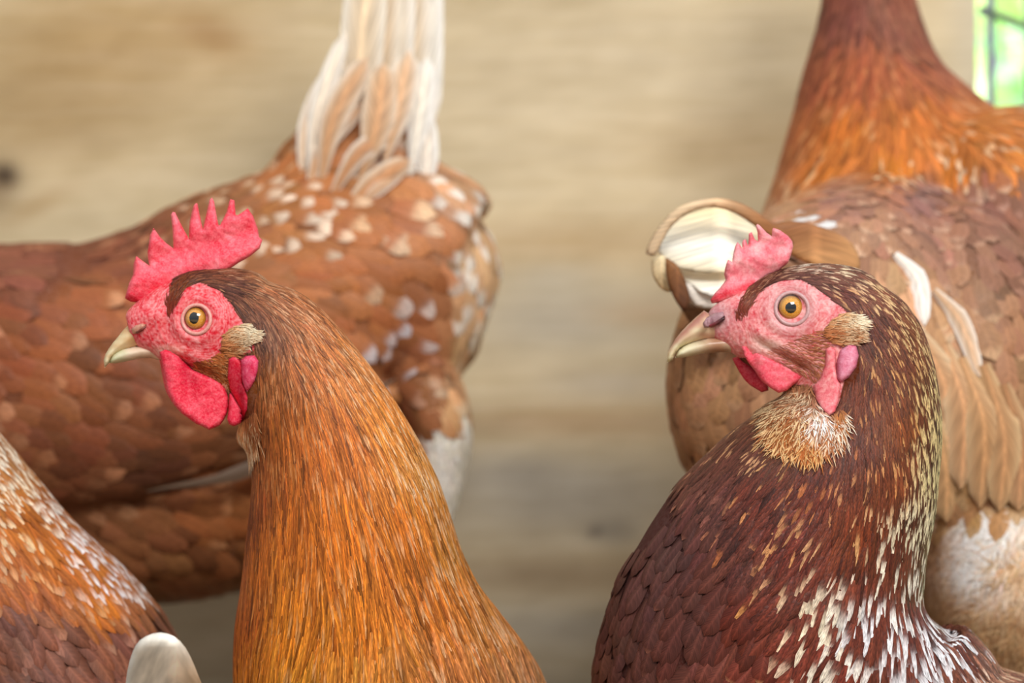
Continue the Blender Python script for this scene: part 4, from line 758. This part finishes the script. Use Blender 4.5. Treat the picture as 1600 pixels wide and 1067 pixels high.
tract(HD, HD.field, 'plumage', M_F, exclude=[WLEG, HK], k=1.25, sL=1.25, sW=1.3, edge=(1.1,1.12,1.15), ctr=.93, lift=.085, jit=9, round_=.8, rows=6, seed=41, vj=.12, indiv=280, part='feather', back=-.25, box=(1000, -200, 1800, 1050), maxn=4500, tipfrac=.2)
tract(HD, Field([(1470,840,150,48,6,(176,130,92),(210,170,130),.4),(1480,920,140,50,7,(178,134,92),(205,165,125),.4),(1555,820,120,44,6,(235,226,215),(246,243,240),.9),(1530,870,140,40,6,(236,228,218),(246,243,240),.8),(1590,860,90,54,10,(205,162,118),(230,195,155),.5),(1540,960,120,54,10,(186,138,92),(215,176,130),.4),(1600,960,100,54,10,(178,134,92),(205,165,120),.4)]),
      'thigh_fluff', M_S, edge=(.92,.9,.86), mask=WLEG, k=.9, sW=.7, lift=.8, jit=24, rows=5, seed=42, curl=.5, box=(1400, 740, 1750, 1100), tipfrac=.45)
# shoulder: long pale wing feathers falling behind the dark hen
for (x0, y0, x1, y1, x2, y2, w, dy, c0, c1) in [(1395,400,1430,440,1440,510,.010,-.008,(236,224,210),(246,242,236)),(1455,455,1500,505,1530,590,.010,-.010,(200,158,120),(240,228,214)),
    (1430,520,1470,600,1480,700,.020,-.016,(200,150,108),(226,196,158)),(1470,540,1505,640,1500,760,.020,-.014,(192,142,100),(222,190,150)),(1500,560,1535,660,1530,790,.019,-.012,(186,138,94),(216,182,140)),(1535,570,1565,680,1560,800,.018,-.010,(180,132,90),(212,178,134)),(1450,640,1475,730,1478,810,.018,-.018,(196,150,104),(220,190,146)),(1565,600,1590,700,1588,800,.018,-.008,(170,122,84),(205,168,126))]:
    P3 = []
    for (x, y) in ((x0, y0), (x1, y1), (x2, y2)):
        p, n = hit(HD, x, y); P3.append(p + n * .0018 + Vector((0, -.002, 0)) if p is not None else at(x, y, .2))
    big_feather(HD, P3, w, c0, c1, name='wing_feather')
# curled tail
def tcol(c0, c1, a, b, ax=0): return lambda x, y: mix(c0, c1, ((x, y)[ax] - a) / (b - a) + .25 * noise2(x, y, .05, 7))
RT = HD.root; YT = .135
def curve(Y0, cx, cy, k): return lambda x, y: Y0 + k * (((x - cx) / 100) ** 2 + ((y - cy) / 60) ** 2 * .6)
sheet('tail_feather', [(1009,396),(1012,384),(1022,364),(1045,335),(1062,322),(1085,313),(1120,309),(1150,314),(1172,324),(1200,343),(1228,362),(1240,380),(1228,392),(1208,376),(1180,354),(1150,334),(1118,324),(1088,328),(1062,342),(1045,360),(1034,380),(1022,400)], M_F, RT, .0016, 12, lambda x, y: YT - .012 + .012 * ((x - 1110) / 110) ** 2, lambda x, y: mix((226,196,158), (160,104,62), (x - 1090) / 110), g=5, sm=2, label='tan rolled outer tail feather')
sheet('tail_feather', [(1028,392),(1036,366),(1052,346),(1080,330),(1115,322),(1150,332),(1190,358),(1225,385),(1222,402),(1160,425),(1100,426),(1062,420),(1040,408)], M_F, RT, .0016, 20, lambda x, y: YT + .004 + .010 * ((x - 1110) / 90) ** 2 - .006 * ((y - 380) / 40), lambda x, y: mix((246,242,228), (226,200,150), max(abs(y - 385) / 70, (x - 1140) / 70)), g=5, sm=2, label='wide cream tail feather')
sheet('tail_feather', [(1056,416),(1090,424),(1135,427),(1185,424),(1215,430),(1190,452),(1150,458),(1110,462),(1082,448),(1066,434)], M_F, RT, .0016, 12, lambda x, y: YT + .004 + .0004 * (440 - y) , lambda x, y: mix((240,228,200), (246,240,228), (y - 420) / 40), g=5, sm=2, label='cream lower tail feather')
sheet('tail_feather', [(1068,440),(1100,450),(1140,460),(1170,462),(1140,478),(1115,482),(1090,480),(1075,464)], M_F, RT, .0016, 12, lambda x, y: YT + .002, lambda x, y: (240,230,216), g=5, sm=2, label='short white tail feather')
sheet('tail_feather', [(1040,402),(1056,412),(1066,428),(1074,448),(1078,470),(1070,486),(1058,474),(1046,450),(1040,425)], M_F, RT, .0014, 8, lambda x, y: YT - .004, lambda x, y: mix((140,92,52), (92,56,36), (y - 410) / 70), g=4, sm=2, label='brown tail feather')
sheet('tail_feather', [(1018,404),(1034,398),(1046,410),(1050,432),(1048,456),(1034,452),(1022,436),(1018,420)], M_F, RT, .0014, 8, lambda x, y: YT + .006, lambda x, y: mix((226,206,166), (214,184,136), (y - 400) / 50), g=4, sm=2)
sheet('tail_feather', [(1205,350),(1235,345),(1268,350),(1305,362),(1332,380),(1344,408),(1338,425),(1300,425),(1262,412),(1235,398),(1218,380)], M_F, RT, .0024, 14, lambda x, y: YT + .004 + .00009 * (x - 1200), lambda x, y: mix((150,98,60), (200,146,96), (y - 350) / 60 + (x - 1270) / 160), g=5, sm=2, label='brown tail feather beside the pink comb')
sheet('tail_feather', [(1060,470),(1100,476),(1140,470),(1200,430),(1240,420),(1240,480),(1190,520),(1120,530),(1075,500)], M_F, RT, .003, 14, lambda x, y: YT + .016, lambda x, y: (120,84,54), g=6, sm=2)
tract(HD, Field([(1215,348,-20,22,3,(232,226,222),(246,244,244),.8),(1255,350,5,22,3,(228,220,214),(246,244,244),.8)]), 'tail_down', M_S, edge=(.92,.9,.86), mask=[(1195,345),(1215,335),(1285,345),(1290,362),(1210,362)], k=.6, lift=.6, jit=20, rows=4, seed=43, back=-1)
leg(HD, .19, .27, .18); leg(HD, .27, .30, .18)
# ================================================================ HEN F: bottom left
F_ = new_hen((-.235, .10, 0), 'hen cropped at bottom left, orange hackle flecked with white over plum brown wing', face=2.4, Y0=.12); HF = F_
PL = (112, 70, 58)
HF.field = Field([
 (0,690,48,36,9,(160,110,66),(232,220,200),.7),(10,740,35,38,9,(172,106,44),(232,214,186),.6),(60,760,50,38,10,(160,92,44),(238,230,220),.8),(20,800,45,44,12,(176,98,30),(226,190,140),.5),(100,830,52,40,11,(178,102,42),(240,236,238),.8),
 (60,860,52,46,14,(176,98,34),(214,160,105),.4),(20,880,60,46,14,(168,90,34),(190,120,60),.3),(150,880,55,42,12,(184,108,44),(242,238,242),.85),(200,905,50,38,12,(170,110,72),(240,234,232),.8),(140,930,60,40,14,(186,104,30),(214,150,90),.4),
 (200,925,60,34,16,(150,90,50),(180,120,70),.3),(60,920,65,42,18,(160,88,42),(180,105,50),.3),(20,960,60,48,24,PL,(150,100,84),.4),(100,990,55,48,26,(116,70,56),(150,100,84),.4),(180,980,50,46,26,(122,76,60),(152,104,86),.4),(240,960,55,44,24,(126,80,60),(160,110,90),.4),
 (280,1000,65,44,24,(118,74,56),(150,105,85),.3),(150,1050,55,48,28,(110,66,52),(140,92,76),.3),(30,1050,60,48,28,(104,62,50),(135,88,72),.3),(290,1100,80,48,28,(112,70,54),(140,95,76),.3)])
solF = [loft_y([(100,1250,.11,150,110),(170,1240,.05,105,85),(225,1215,-.02,62,60),(255,1180,-.06,36,40),(262,1160,-.08,15,20)]),
        loft([(-330,430,.10,70,.022),(-270,520,.10,80,.026),(-190,640,.10,105,.034),(-100,765,.105,132,.044),(-30,915,.11,180,.058),(40,1040,.12,222,.07),(60,1120,.12,232,.074),(60,1240,.12,200,.065)]),
        loft([(-180,1180,.10,150,.05),(0,1180,.11,220,.072),(150,1150,.10,178,.060),(245,1115,.10,96,.038),(285,1120,.08,50,.02)]),
        loft([(-300,450,.10,60,.022),(-370,410,.10,56,.018),(-420,415,.10,34,.010)])]
build_body(HF, unite(solF, .0030, 4))
tract(HF, HF.field, 'plumage', M_F, k=1.2, sL=1.3, sW=1.25, lift=.14, jit=8, round_=.6, rows=6, seed=51, vj=.14, indiv=200, part='feather', back=-.25, box=(-420, 380, 420, 1280), maxn=3500, tipfrac=.34)
sheet('tail_feather', [(194,1100),(197,1062),(202,1035),(212,1008),(228,994),(250,988),(272,994),(290,1012),(304,1040),(318,1075),(345,1130),(360,1250),(300,1330),(230,1320),(205,1220)], M_S, HF.root, .006, 50, lambda x, y: -.085 + .00030 * max(0, y - 1000), lambda x, y: mix((238,232,220), (200,164,128), (x - 255) / 60 + (y - 1060) / 200), g=9, sm=2, label='rounded cream tail tip out of focus')
leg(HF, -.2, .09, .12); leg(HF, -.2, .15, .12)

# heads of the hens whose heads the frame cuts off
def copy_head(hen, src, c0, c1, rotz, sc=.95, skip=()):
    M = Matrix.Translation(c1) @ Matrix.Rotation(rotz, 4, 'Z') @ Matrix.Scale(sc, 4) @ Matrix.Translation(-c0)
    for ch in list(src.root.children):
        n = ch.name.split('.')[0]
        if n in ('comb', 'beak', 'eye', 'eyelid', 'wattle', 'nostril', 'nostril_flap', 'earlobe'):
            c = ch.copy(); COL.objects.link(c); c.parent = hen.root; c.matrix_parent_inverse = hen.root.matrix_world.inverted(); c.matrix_basis = M
cA = at(290, 505, YA)
copy_head(C, A, cA, at(-560, 185, YC - .075), 0, .85); copy_head(HF, A, cA, at(-395, 412, .10), 0, .8); copy_head(HD, A, cA, at(1350, -222, .455), -math.pi / 2, .75)
